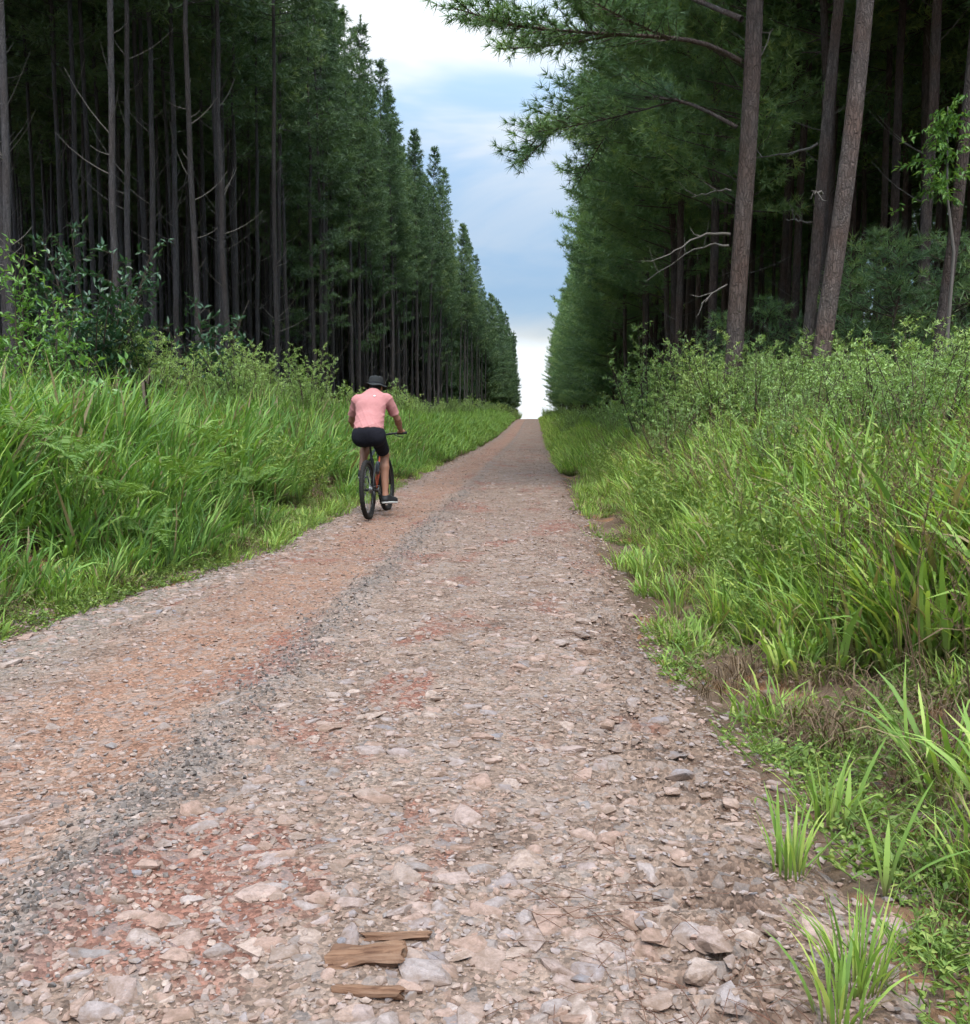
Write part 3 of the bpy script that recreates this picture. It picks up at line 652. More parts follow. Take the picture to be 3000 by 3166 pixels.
for n_, (_, sd, (x, y, i, kind)) in enumerate(pool):
    lst = KINDS[sd][kind]; k = rng.randint(len(lst)); rz = rng.uniform(0, 6.28) if kind == 'in' else rng.uniform(-0.5, 0.5); s = rng.uniform(0.93, 1.07) * float(np.interp(y, [90, 110, 130, 150], [1, 0.88, 0.72, 0.64] if sd == 'L' else [1, 0.95, 0.9, 0.85]))
    lean = (rng.normal(0, 0.012), rng.normal(0, 0.012) + (0.03 if sd == 'R' and y < 30 else 0))
    if n_ < 286:
        lab = LABEL[sd, min(i, 1)]
        if i == 0:
            if seen[sd] < len(ORD): lab = ('slim pine in the left front row, %s nearest of its unbranched trunks' if sd == 'L' else 'thick pine in the right front row, %s nearest behind the big roadside trunks') % ORD[seen[sd]]
            else: lab = ('slim far pine of the left front row, towards the crest' if sd == 'L' else 'far pine of the right front row, towards the crest')
            seen[sd] += 1
        ind.append(copies(lst[k], 'pine_tree', lab, x, y, rz, s, lean, GROUP[sd, min(i, 1)]))
    else:
        j = [q for q, (a, b, c) in enumerate(joined) if a == sd and b == kind][k]
        mP.append((x, y, float(ground_z(x, y)))); mR.append((*lean, rz)); mS.append(s); mI.append(j)
def joined_mesh(pr):
    bm = bmesh.new(); bm.from_mesh(pr[0]); nf = len(bm.faces); bm.from_mesh(pr[1]); bm.faces.ensure_lookup_table()
    for f in bm.faces[nf:]: f.material_index += 2
    me = bpy.data.meshes.new('far_pine'); bm.to_mesh(me); bm.free()
    for m in (*pr[0].materials, *pr[1].materials): me.materials.append(m)
    return me
used = sorted(set(mI)); remap = {u: k for k, u in enumerate(used)}
fw = scatter('pine_forest', mP, mR, mS, [remap[k] for k in mI], [joined_mesh(joined[u][2]) for u in used])
tag(fw, 'dark mass of further pines behind the front rows on both sides', 'forest', kind='stuff')

# the three big trunks at the right, with their own limbs
def big_pine(label, base, top, y, r0, limbs, deads, seed, zc=8.5, H=24):
    rng = np.random.RandomState(seed); gz = float(ground_z(base[0], y))
    t = thing('pine_tree', label, 'tree', (base[0], y, gz), (0, 0, 0), 'big pines at the right roadside')
    dx = (top[0] - base[0]) / (top[1] - base[1]); n = 22; z = np.concatenate([[-0.4, 0, 0.3], np.linspace(0.9, H, n - 3)])
    ctr = np.column_stack([dx * z + 0.05 * np.sin(z * 0.5 + seed) * np.clip(z / 3, 0, 1), 0.05 * np.cos(z * 0.6) * np.clip(z / 3, 0, 1), z])
    V, F = tube(ctr, r0 * np.interp(z / H, [-0.1, 0, 0.02, 0.3, 0.7, 1], [1.3, 1.2, 1.0, 0.86, 0.5, 0.03]), 20)
    me = make_mesh('trunk', V, F, M_BARKR); obj('trunk', me, t)
    at = lambda zz: np.array([np.interp(zz, z, ctr[:, k]) for k in range(3)])
    gc = Geo(); zz = zc
    while zz < H - 0.3:
        f = (zz - zc) / (H - zc)
        for b in range(5):
            az = rng.uniform(0, 6.28); L = np.interp(f, [0, 0.15, 0.5, 0.9, 1], [3.2, 3.8, 3.0, 1.3, 0.4]) * rng.uniform(0.75, 1.15)
            p = branch_path(0, az, L, rng.uniform(0.1, 0.5), 0.08, 0.15, rng) + at(zz)
            V, F = tube(p, np.linspace(0.035, 0.006, len(p)), 5, False); gc.add(V, F, 0); foliage_on(gc, gc, rng, p, L, 12, 0.24, 0.020, 6.0, True)
        zz += 0.6 * rng.uniform(0.8, 1.2)
    obj('crown', gc.mesh('crown', [M_BARKR, M_NEEDLE_R]), t)
    for pts, rad in limbs:                              # long living limbs, given in world metres
        g = Geo(); p = np.array(pts) - [base[0], y, gz]; s = np.linspace(0, 1, len(p)); ss = np.linspace(0, 1, 12)
        p = np.column_stack([np.interp(ss, s, p[:, k]) for k in range(3)]); p[1:-1] = (p[:-2] + 2 * p[1:-1] + p[2:]) / 4
        L = np.linalg.norm(np.diff(p, axis=0), axis=1).sum()
        V, F = tube(p, np.linspace(rad, 0.008, 12), 7, False); g.add(V, F, 0); foliage_on(g, g, rng, p, L, 20, 0.20, 0.015, 13, True, 0.32, 0.24)
        for k in (4, 6, 8):                                # forks
            a = rng.uniform(0.35, 0.8) * (-1 if k == 6 else 1); d = p[-1] - p[k]; d = np.array([d[0] * math.cos(a) - d[1] * math.sin(a), d[0] * math.sin(a) + d[1] * math.cos(a), d[2] - 0.12 * L * rng.rand()]) * 0.75
            q = p[k] + d * np.linspace(0, 1, 6)[:, None] + np.array([0, 0, 0.05]) * L * np.linspace(0, 1, 6)[:, None] ** 2 * rng.uniform(-1, 1)
            V, F = tube(q, np.linspace(rad * 0.5, 0.006, 6), 5, False); g.add(V, F, 0); foliage_on(g, g, rng, q, np.linalg.norm(d), 20, 0.20, 0.015, 15, True, 0.2, 0.26)
        obj('limb', g.mesh('limb', [M_BARKR, M_NEEDLE_R]), t)
    for pts, rad in deads:
        p = np.array(pts) - [base[0], y, gz]; s = np.linspace(0, 1, len(p)); ss = np.linspace(0, 1, 10)
        p = np.column_stack([np.interp(ss, s, p[:, k]) for k in range(3)]); p[1:-1] = (p[:-2] + 2 * p[1:-1] + p[2:]) / 4 + rng.normal(0, 0.015, (8, 3))
        g = Geo(); V, F = tube(p, np.linspace(rad, 0.006, 10), 6, False); g.add(V, F)
        for k in (4, 6, 8):
            d = np.array([rng.uniform(-0.5, 0.1), rng.uniform(-.3, .3), rng.uniform(-0.35, 0.35)]); V, F = tube(np.array([p[k], p[k] + d * 0.6, p[k] + d + [0, 0, 0.08]]), [0.010, 0.007, 0.003], 4, False); g.add(V, F)
        obj('dead_branch', g.mesh('dead_branch', M_DEADWOOD), t)
A = lambda px, py, Y: tuple(at_y(px, py, Y))
big_pine('thick grey-brown pine trunk nearest the road, one long limb reaching over the road', at_y(2268, 1130, 16.3)[[0, 2]] - [0.0, 0.0], at_y(2320, 0, 16.3)[[0, 2]], 16.3, 0.150,
         [([A(2290, 190, 16.3), A(2180, 130, 16.0), A(2050, 115, 15.6), A(1850, 105, 15.0), A(1600, 85, 14.6), A(1400, 25, 14.3)], 0.045),
          ([A(2280, 395, 16.3), A(2190, 345, 16.4), A(2080, 300, 16.8), A(1900, 300, 17.6), A(1730, 350, 18.2), A(1590, 510, 18.6)], 0.036),
          ([A(2295, 60, 16.3), A(2200, 20, 16.8), A(2050, -40, 17.6), A(1900, -70, 18.4), A(1790, -20, 19)], 0.05)],
         [([A(2258, 725, 16.3), A(2190, 720, 16.2), A(2110, 765, 16.0), A(2040, 800, 15.9)], 0.026), ([A(2255, 760, 16.3), A(2200, 755, 16.4), A(2120, 785, 16.6), A(2000, 870, 16.9)], 0.022),
          ([A(2262, 590, 16.3), A(2215, 590, 16.5), A(2140, 610, 16.8)], 0.016), ([A(2310, 260, 16.3), A(2350, 180, 16.3), A(2390, 90, 16.4)], 0.018), ([A(2250, 880, 16.3), A(2200, 910, 16.2), A(2170, 940, 16.0)], 0.016)], 501, 8.6)
big_pine('reddish-brown pine trunk leaning right, second thick trunk in from the road', at_y(2515, 1060, 15.4)[[0, 2]], at_y(2640, 0, 15.4)[[0, 2]], 15.4, 0.142, [], [([A(2545, 600, 15.4), A(2510, 590, 15.2)], 0.02)], 502, 9.5)
big_pine('pine trunk at the far right with a leafy climber round it', at_y(2882, 940, 17.5)[[0, 2]], at_y(2985, 100, 17.5)[[0, 2]], 17.5, 0.105, [], [], 503, 10)
big_pine('red-barked pine trunk just behind the leaning thick one', at_y(2475, 1000, 20)[[0, 2]], at_y(2575, 0, 20)[[0, 2]], 20, 0.115, [], [([A(2510, 690, 20), A(2450, 680, 19.8)], 0.02), ([A(2530, 445, 20), A(2450, 475, 20), A(2330, 490, 20)], 0.03)], 504, 10)

# ------------------------------------------------------------------ grass on the banks (nobody could count it)
def grass_clump(seed, n, h, w, mat, rad=0.16, straw=True, bend=(0.5, 1.9)):
    rng = np.random.RandomState(seed); g = Geo()
    a = rng.uniform(0, 6.28, n); rr = rad * np.sqrt(rng.rand(n)); root = np.stack([rr * np.cos(a), rr * np.sin(a), -0.03 + 0 * a], 1)
    blades(g, rng, root, a + rng.normal(0, 0.8, n), h * rng.uniform(0.5, 1.1, n), w * rng.uniform(0.6, 1.25, n), np.abs(rng.normal(0.08, 0.14, n)), rng.uniform(*bend, n), 0)
    if straw:
        k = n // 4; a = rng.uniform(0, 6.28, k); root = np.stack([rad * np.cos(a) * 0.8, rad * np.sin(a) * 0.8, 0.0 * a], 1)
        blades(g, rng, root, a, h * rng.uniform(0.3, 0.65, k), w * 0.5 * rng.uniform(0.6, 1.2, k), rng.uniform(0.3, 0.8, k), rng.uniform(1.0, 2.2, k), 1, seg=3)
    return g.mesh('grass_clump', [mat, M_STRAW])
def weed_clump(seed, n, mat=M_WEED):
    rng = np.random.RandomState(seed); g = Geo(); C = []; D = []
    for k in range(n):
        a = rng.uniform(0, 6.28); l = rng.uniform(0.04, 0.16); d = np.array([math.cos(a) * 0.7, math.sin(a) * 0.7, rng.uniform(0.15, 0.8)]); p0 = rng.normal(0, 0.05, 3) * [1, 1, 0]
        V, F = tube(np.array([p0, p0 + d * l]), [0.0022, 0.0014], 3, False); g.add(V, F, 0, r=0.3)
        for j in range(5): C.append(p0 + d * l * (0.3 + 0.7 * j / 4)); D.append(rng.normal(0, 1, 3) * [1, 1, 0.4] + d * 0.4 + [0, 0, 0.25])
    leaves(g, rng, np.array(C), np.array(D), rng.uniform(0.013, 0.030, len(C)), rng.uniform(0.006, 0.013, len(C)))
    return g.mesh('weed_clump', mat)
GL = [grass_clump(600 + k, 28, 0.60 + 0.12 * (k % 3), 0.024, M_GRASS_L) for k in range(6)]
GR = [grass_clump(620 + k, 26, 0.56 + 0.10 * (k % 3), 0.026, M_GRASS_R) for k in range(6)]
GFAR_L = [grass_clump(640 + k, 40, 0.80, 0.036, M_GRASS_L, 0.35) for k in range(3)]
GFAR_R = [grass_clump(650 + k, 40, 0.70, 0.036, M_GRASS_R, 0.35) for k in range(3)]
GS = [grass_clump(660 + k, 22, 0.20, 0.010, M_GRASS_R, 0.09) for k in range(4)]
ST = [grass_clump(670 + k, 46, 0.50, 0.007, M_STRAW, 0.22, False, (1.8, 3.2)) for k in range(3)]
WD = [weed_clump(680 + k, 9) for k in range(5)]
def ptsz(q, dz=0.0): return np.column_stack([q, ground_z(q[:, 0], q[:, 1]) + dz])
def spin(n, t=0.16): return np.column_stack([RS.normal(0, t, n), RS.normal(0, t, n), RS.rand(n) * 6.28])
def lay(name, label, cat, q, scl, protos):
    tag(scatter(name, ptsz(q), spin(len(q)), scl, RS.randint(0, len(protos), len(q)), protos), label, cat, kind='stuff')
def area(n, side, u0, u1, y0, y1, pw, keep=None):
    q = zone_pts(n, u0, u1, y0, y1, pw)
    q[:, 0] = edge_l(q[:, 1]) - q[:, 0] if side == 'L' else edge_r(q[:, 1]) + q[:, 0]
    return q[keep(q)] if keep is not None else q
inview = lambda q: np.abs(q[:, 0] + 0.0517 * q[:, 1]) < 0.56 * q[:, 1] + 1.2
# left bank
q = area(5200, 'L', 0.25, 5.5, 3.5, 30, 0.75, lambda q: inview(q) & (vnoise(q[:, 0] * 1.2, q[:, 1] * 1.2, 97) > -0.32 + 0.30 * np.exp(-((edge_l(q[:, 1]) - q[:, 0] - 0.6) / 0.45) ** 2))); u = edge_l(q[:, 1]) - q[:, 0]
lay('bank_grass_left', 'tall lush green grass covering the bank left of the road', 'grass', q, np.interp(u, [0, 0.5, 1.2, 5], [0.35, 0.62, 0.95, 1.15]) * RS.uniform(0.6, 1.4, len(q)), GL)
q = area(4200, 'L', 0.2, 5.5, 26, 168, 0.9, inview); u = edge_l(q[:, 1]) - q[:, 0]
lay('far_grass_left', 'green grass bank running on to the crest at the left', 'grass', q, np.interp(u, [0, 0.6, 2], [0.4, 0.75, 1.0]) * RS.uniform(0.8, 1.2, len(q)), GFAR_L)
# right bank
gap_ = lambda q: inview(q) & (vnoise(q[:, 0] * 1.3, q[:, 1] * 1.3, 91) > -0.30 + 0.33 * np.exp(-((q[:, 0] - edge_r(q[:, 1]) - 0.6) / 0.7) ** 2))
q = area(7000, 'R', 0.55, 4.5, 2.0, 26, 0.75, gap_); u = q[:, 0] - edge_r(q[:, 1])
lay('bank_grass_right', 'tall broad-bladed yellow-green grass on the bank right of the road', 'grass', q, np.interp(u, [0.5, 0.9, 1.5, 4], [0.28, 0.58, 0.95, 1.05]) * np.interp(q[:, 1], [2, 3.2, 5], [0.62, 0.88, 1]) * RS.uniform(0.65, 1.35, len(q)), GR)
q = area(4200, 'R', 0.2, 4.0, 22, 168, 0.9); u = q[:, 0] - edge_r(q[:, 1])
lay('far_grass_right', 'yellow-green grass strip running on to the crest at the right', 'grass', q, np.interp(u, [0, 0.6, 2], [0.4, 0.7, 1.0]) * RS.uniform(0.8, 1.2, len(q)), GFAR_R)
q = np.vstack([area(1700, 'R', 0.15, 1.5, 1.6, 20, 1.0, lambda q: vnoise(q[:, 0] * 2, q[:, 1] * 2, 14) > 0.03 + 0.30 * sstep((5.5 - q[:, 1]) / 2) * sstep((1.1 - q[:, 0] + edge_r(q[:, 1])) / 0.5)), area(1100, 'L', 0.05, 0.7, 3.5, 30, 1.0, lambda q: vnoise(q[:, 0] * 2.2, q[:, 1] * 1.6, 61) > -0.02)])
lay('verge_grass', 'short thin grass tufts along both road edges', 'grass', q, RS.uniform(0.5, 1.3, len(q)), GS)
q = np.vstack([area(350, 'R', 0.45, 2.4, 2.2, 14, 0.9, lambda q: vnoise(q[:, 0] * 1.1, q[:, 1] * 1.1, 18) > -0.05), area(250, 'L', 0.2, 1.5, 4, 18, 0.9, lambda q: vnoise(q[:, 0] * 1.1, q[:, 1] * 1.1, 19) > 0.02)])
lay('dead_thatch', 'brown dead grass thatch hanging under the green blades', 'grass', q, RS.uniform(0.45, 0.85, len(q)), ST)
q = np.vstack([area(2200, 'R', 0.12, 1.9, 1.6, 16, 1.15, lambda q: (vnoise(q[:, 0] * 1.7, q[:, 1] * 1.7, 15) > 0.10) & (RS.rand(len(q)) < np.where(q[:, 1] < 5, 0.7, 1))), area(1300, 'L', 0.0, 1.0, 3.5, 18, 1.0)])
lay('low_weeds', 'small-leaved green weeds creeping over the soil of the verges', 'weeds', q, RS.uniform(0.7, 1.5, len(q)), WD)
HB = []
for k in range(4):                              # leafy herbs that break up the grass
    rng = np.random.RandomState(720 + k); g = Geo(); C = []; D = []
    for i in range(7):
        a = rng.uniform(0, 6.28); h = rng.uniform(0.35, 0.75); tp_ = np.array([math.cos(a) * 0.16, math.sin(a) * 0.16, h]); V, F = tube(np.array([[0, 0, -.02], tp_ * [0.4, 0.4, 0.5], tp_]), [0.004, 0.003, 0.0015], 4, False); g.add(V, F, 0, r=0.15)
        m_ = 26; f = rng.uniform(0.2, 1, m_)[:, None]; C.append(tp_ * np.hstack([f ** 1.3, f ** 1.3, f]) + rng.normal(0, 0.012, (m_, 3))); D.append(rng.normal(0, 0.8, (m_, 3)) + [0, 0, 0.3])
    C = np.concatenate(C); leaves(g, rng, C, np.concatenate(D), rng.uniform(0.035, 0.075, len(C)), rng.uniform(0.012, 0.024, len(C))); HB.append(g.mesh('herb', M_WEED))
q = np.vstack([area(900, 'R', 0.7, 4.2, 5.0, 40, 0.9, lambda q: inview(q) & (vnoise(q[:, 0] * 0.9, q[:, 1] * 0.9, 23) > 0.02)), area(700, 'L', 0.5, 5.0, 4, 34, 0.8, lambda q: inview(q) & (vnoise(q[:, 0] * 0.9, q[:, 1] * 0.9, 24) > 0.0))])
lay('leafy_herbs', 'small-leaved grey-green herbs mixed into the bank grass', 'weeds', q, RS.uniform(0.6, 1.25, len(q)), HB)
q = np.vstack([area(500, 'R', 0.9, 4.0, 3.0, 30, 0.9, inview), area(300, 'L', 0.7, 5.0, 5, 30, 0.9, inview)])
SD = []
for k in range(3):                              # thin seed stalks standing above the blades
    rng = np.random.RandomState(740 + k); g = Geo(); n = 5; a = rng.uniform(0, 6.28, n)
    for i in range(n):
        h = rng.uniform(0.6, 1.0); p = np.array([[0, 0, 0], [0.06 * math.cos(a[i]), 0.06 * math.sin(a[i]), h * .6], [0.2 * math.cos(a[i]), 0.2 * math.sin(a[i]), h]]); V, F = tube(p, [0.0022, 0.0016, 0.001], 3, False); g.add(V, F, 0, r=0.6)
        f = rng.uniform(0.72, 1, 22)[:, None]; leaves(g, rng, p[1] + (p[2] - p[1]) * (f - 0.6) / 0.4, rng.normal(0, 0.5, (22, 3)) + [0, 0, 0.8], 0.022, 0.006)
    SD.append(g.mesh('seed_stalk', M_STRAW))
lay('seed_stalks', 'thin dry seed stalks standing above the bank grass', 'grass', q, RS.uniform(0.7, 1.1, len(q)), SD)
q = area(1500, 'R', 0.3, 2.6, 1.8, 20, 1.0, lambda q: ~gap_(q) & inview(q) & ((q[:, 1] > 5) | (q[:, 0] - edge_r(q[:, 1]) > 1.1)))
lay('patchy_grass', 'thin short grass over the bare soil patches of the right bank', 'grass', q, RS.uniform(0.6, 1.3, len(q)), GS)
q = area(520, 'R', 0.3, 2.4, 1.8, 16, 1.0, lambda q: ~gap_(q) & (vnoise(q[:, 0] * 3, q[:, 1] * 3, 66) > 0.08) & (RS.rand(len(q)) < np.where(q[:, 1] < 5, 0.5, 1)))
lay('patchy_weeds', 'small weeds over the bare soil patches of the right bank', 'weeds', q, RS.uniform(0.7, 1.4, len(q)), WD)
q = area(520, 'R', 0.35, 2.2, 1.8, 6.5, 1.0, lambda q: vnoise(q[:, 0] * 2.4, q[:, 1] * 2.4, 83) > 0.0)
lay('straggling_grass', 'straggling mid-height grass on the eroded near right bank', 'grass', q, RS.uniform(0.28, 0.62, len(q)), GR)
q = area(260, 'R', 0.3, 2.2, 1.8, 6.0, 1.0)
lay('flattened_straw', 'flattened dead straw on the soil of the near right bank', 'grass', q, RS.uniform(0.35, 0.7, len(q)), ST)
# fallen needles on the right verge
ng_ = []
for k in range(4):
    rng = np.random.RandomState(700 + k); g = Geo(); n = 7; p = rng.normal(0, 0.11, (n, 3)) * [1, 1, 0]; a = rng.uniform(0, 6.28, n); d = np.stack([np.cos(a), np.sin(a), rng.normal(0, 0.06, n)], 1) * 0.055
    for i in range(n): V, F = tube(np.array([p[i] - d[i], p[i] + [0, 0, 0.004], p[i] + d[i]]), 0.0008, 3, False); g.add(V, F)
    ng_.append(g.mesh('needle_litter', M_REDNEEDLE))
q = zone_pts(420, -0.6, 0.5, 1.4, 14, 1.3); q[:, 0] += edge_r(q[:, 1]); q = q[vnoise(q[:, 0] * 2.3, q[:, 1] * 2.3, 52) > -0.1]; z = np.maximum(road_z(q[:, 0], q[:, 1]), ground_z(q[:, 0], q[:, 1])) + 0.008
scatter('needle_litter', np.column_stack([q, z]), spin(len(q), 0.06), RS.uniform(0.7, 1.3, len(q)), RS.randint(0, 4, len(q)), ng_, road)

# ------------------------------------------------------------------ shrubs
def gen_shrub(seed, H, Rr, nst, leafL, leafW, dens, mat, bare=0.22, twig=0.35, up=0.55):
    rng = np.random.RandomState(seed); gs = Geo(); gl = Geo(); C = []; D = []; RR = []
    for i in range(nst):
        az = rng.uniform(0, 6.28); sp = Rr * math.sqrt(rng.rand()); h = H * rng.uniform(0.55, 1.0) * (1 - 0.25 * sp / Rr)
        s = np.linspace(0, 1, 6); p = np.stack([math.cos(az) * sp * s ** 1.2, math.sin(az) * sp * s ** 1.2, h * s], 1) + np.cumsum(rng.normal(0, 0.02, (6, 3)), 0) * [1, 1, 0.2]; p[0] = rng.normal(0, 0.05, 3) * [1, 1, 0]; p[0, 2] = -0.08
        V, F = tube(p, np.linspace(0.012 * H / 1.8, 0.003, 6), 5, False); gs.add(V, F)
        nt = int(h * 9)
        for j in range(nt):
            f = bare + (1 - bare) * (j + rng.rand()) / nt; b = np.array([np.interp(f, s, p[:, k]) for k in range(3)])
            a = rng.uniform(0, 6.28); l = twig * rng.uniform(0.5, 1.2) * (1.05 - 0.75 * f) * H / 1.8 + 0.05; d = unit(np.array([math.cos(a), math.sin(a), up + rng.uniform(-.3, .5)]))
            V, F = tube(np.array([b, b + d * l]), [0.004, 0.002], 3, False); gs.add(V, F)
            m_ = max(3, int(l * dens)); q = rng.rand(m_, 1) ** 0.8
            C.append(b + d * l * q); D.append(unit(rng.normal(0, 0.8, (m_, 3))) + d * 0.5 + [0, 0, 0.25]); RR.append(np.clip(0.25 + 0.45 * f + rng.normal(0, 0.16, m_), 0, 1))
    C = np.concatenate(C); n = len(C); leaves(gl, rng, C, np.concatenate(D), leafL * rng.uniform(0.7, 1.2, n), leafW * rng.uniform(0.7, 1.2, n), 0, np.concatenate(RR))
    return gs.mesh('stem', M_TWIG), gl.mesh('foliage', mat)
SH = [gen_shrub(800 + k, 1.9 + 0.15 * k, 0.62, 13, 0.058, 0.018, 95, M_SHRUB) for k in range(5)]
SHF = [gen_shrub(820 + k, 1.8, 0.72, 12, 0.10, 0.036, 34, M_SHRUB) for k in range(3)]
def shrub(pr, name, label, x, y, s, group=None, rz=None):
    t = thing(name, label, 'shrub', (x, y, float(ground_z(x, y))), (0, 0, RS.rand() * 6.28 if rz is None else rz), group, s)
    obj('stem', pr[0], t); obj('foliage', pr[1], t); return t
# singled out in the photograph
for px, py, Y, s, lab in ((2420, 1130, 9.0, 0.66, 'green shrub at the foot of the leaning reddish trunk'), (2660, 1120, 9.2, 0.76, 'tallest yellow-green shrub right of the leaning trunk, bright shoot tips'), (2900, 1120, 8.6, 0.86, 'dense shrub at the right border below the leafy climber'),
                          (2080, 1130, 13.5, 0.9, 'grey-green shrub left of the thick trunk nearest the road'), (2000, 1050, 20.5, 1.5, 'tall pale shrub under the right stand where its first limbs hang'), (2250, 1180, 11.5, 0.66, 'shrub right before the thick trunk nearest the road'),
                          (720, 1100, 17.5, 1.0, 'slender pale shrub standing alone before the dark left trunks'), (800, 1130, 19.5, 0.95, 'pointed grey-green shrub right of the slender pale one, left side'), (950, 1150, 21, 1.0, 'light green bush in the left belt, left of the rider')):
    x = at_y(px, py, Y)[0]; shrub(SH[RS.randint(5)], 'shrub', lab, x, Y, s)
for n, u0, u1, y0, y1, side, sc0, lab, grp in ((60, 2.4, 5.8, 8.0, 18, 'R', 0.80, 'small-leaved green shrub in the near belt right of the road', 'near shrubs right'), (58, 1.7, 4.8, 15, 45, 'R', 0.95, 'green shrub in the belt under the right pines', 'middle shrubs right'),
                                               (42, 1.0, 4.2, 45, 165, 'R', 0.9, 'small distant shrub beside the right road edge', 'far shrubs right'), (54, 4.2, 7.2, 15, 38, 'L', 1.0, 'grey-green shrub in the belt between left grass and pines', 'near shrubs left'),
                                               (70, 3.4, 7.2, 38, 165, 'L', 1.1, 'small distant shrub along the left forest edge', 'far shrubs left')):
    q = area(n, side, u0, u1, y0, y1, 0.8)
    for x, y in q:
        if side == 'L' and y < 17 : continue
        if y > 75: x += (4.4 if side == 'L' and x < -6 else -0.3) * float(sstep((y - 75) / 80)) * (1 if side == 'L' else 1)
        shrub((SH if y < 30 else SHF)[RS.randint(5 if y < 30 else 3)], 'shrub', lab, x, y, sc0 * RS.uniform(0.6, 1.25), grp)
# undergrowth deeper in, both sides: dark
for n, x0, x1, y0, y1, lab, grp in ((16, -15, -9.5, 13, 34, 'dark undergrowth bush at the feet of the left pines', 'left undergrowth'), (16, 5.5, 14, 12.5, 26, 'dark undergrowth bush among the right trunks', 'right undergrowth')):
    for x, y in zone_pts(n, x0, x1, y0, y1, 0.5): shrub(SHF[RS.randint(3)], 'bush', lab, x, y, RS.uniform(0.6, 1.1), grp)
# broad-leaved saplings
def sapling(label, px, py_top, Y, mat, H, Rr, seed, leafL, nst=5, dens=26):
    x = at_y(px, 1000, Y)[0]; pr = gen_shrub(seed, H, Rr, nst, leafL, leafL * 0.36, dens, mat, 0.12, 0.42, 0.5); gz = float(ground_z(x, Y))
    top = at_y(px, py_top, Y)[2] - gz
    t = thing('sapling', label, 'sapling', (x, Y, gz), (0, 0, 0.3), None, top / (H * 0.98)); obj('stem', pr[0], t); obj('foliage', pr[1], t)
sapling('bright glossy-leaved sapling in front at the left border', 165, 780, 12.5, M_BROAD, 2.6, 0.55, 901, 0.115, 9, 24)
sapling('tall narrow bright sapling touching the left border', 55, 650, 13.3, M_BROAD, 3.2, 0.26, 902, 0.115, 4, 22)
sapling('dark glossy sapling behind the bright one at the left', 290, 590, 16.5, M_BROADD, 3.6, 0.95, 903, 0.13, 14, 26)
sapling('small dark bush at the foot of the pale dead-branched pine', 640, 900, 22, M_BROADD, 2.0, 0.7, 904, 0.12, 10, 26)
sapling('yellow-green young plant with drooping broad leaves in the left grass', 335, 1030, 11.0, M_BROAD, 1.4, 0.22, 905, 0.15, 3, 18)
# leafy climber tree at the right border
rng = np.random.RandomState(77); cx_, cy_2 = at_y(2905, 940, 16.6)[0], 16.6; gz = float(ground_z(cx_, cy_2)); t = thing('sapling', 'slender broad-leaved tree with a hanging leafy head at the right border', 'sapling', (cx_, cy_2, gz))
z_hi = at_y(2900, 330, 16.6)[2] - gz; z_lo = at_y(2900, 600, 16.6)[2] - gz
p = np.array([[0.25, 0, -0.1], [0.15, 0, 1.5], [0.2, 0, 3.0], [0.05, 0, z_lo], [0.0, 0, z_hi]]); V, F = tube(p, [0.035, 0.03, 0.025, 0.018, 0.006], 6); obj('stem', make_mesh('stem', V, F, M_DEADWOOD), t)
C = []; D = []; g = Geo()
for k in range(60):
    b = np.array([0, 0, rng.uniform(z_lo - 0.1, z_hi)]); a = rng.uniform(0, 6.28); l = rng.uniform(0.25, 0.85); d = unit(np.array([math.cos(a), math.sin(a), rng.uniform(-.2, .5)]))
    q = rng.rand(16, 1); C.append(b + d * l * q - np.array([0, 0, 0.35]) * (l * q) ** 2); D.append(rng.normal(0, 0.5, (16, 3)) + d * 0.5 + [0, 0, -0.45])
C = np.concatenate(C); leaves(g, rng, C, np.concatenate(D), rng.uniform(0.09, 0.15, len(C)), rng.uniform(0.03, 0.05, len(C))); obj('foliage', g.mesh('foliage', M_BROAD), t)
# young pines in the shade of the right stand
YP = [gen_pine(950 + k, 3.4, 0.035, 0.5, 1.15, (M_TWIG, M_NEEDLE_R), 10, 0.22, 0.016, 8, 0.34, 4, True, dead=0) for k in range(2)]
for k, (px, Y, s) in enumerate(((2640, 20.5, 1.0), (2760, 19.5, 1.1), (2700, 22, 1.25), (2950, 19.5, 1.15), (2380, 23.5, 0.95), (2850, 23, 1.3), (2250, 24, 0.9))):
    x = at_y(px, 1000, Y)[0]; tt = thing('young_pine', 'soft green young pine in the shade between the right trunks', 'tree', (x, Y, float(ground_z(x, Y))), (0, 0, k * 1.3), 'young pines under the right stand', s)
    obj('trunk', YP[k % 2][0], tt); obj('crown', YP[k % 2][1], tt)

# ------------------------------------------------------------------ ferns and single plants
def frond_mesh(seed):
    rng = np.random.RandomState(seed); g = Geo(); s = np.linspace(0, 1, 9); p = np.stack([0.62 * s, 0 * s, 0.42 * s - 0.42 * s ** 2.4], 1); V, F = tube(p, np.linspace(0.004, 0.001, 9), 4, False); g.add(V, F, r=0.3)
    n = 26; q = np.linspace(0.12, 0.99, n); C = np.column_stack([np.interp(q, s, p[:, k]) for k in range(3)]); l = 0.15 * np.interp(q, [0, 0.2, 0.45, 1], [0.5, 0.95, 1, 0.08])
    for sd in (-1, 1): leaves(g, rng, C, np.stack([0.35 + 0 * q, sd + 0 * q, -0.15 + 0 * q], 1) + rng.normal(0, 0.05, (n, 3)), l, 0.022, 0, rng.uniform(0.3, 0.9, n), 0.1)
    return g.mesh('frond', M_FERN)
FR = [frond_mesh(k) for k in range(3)]
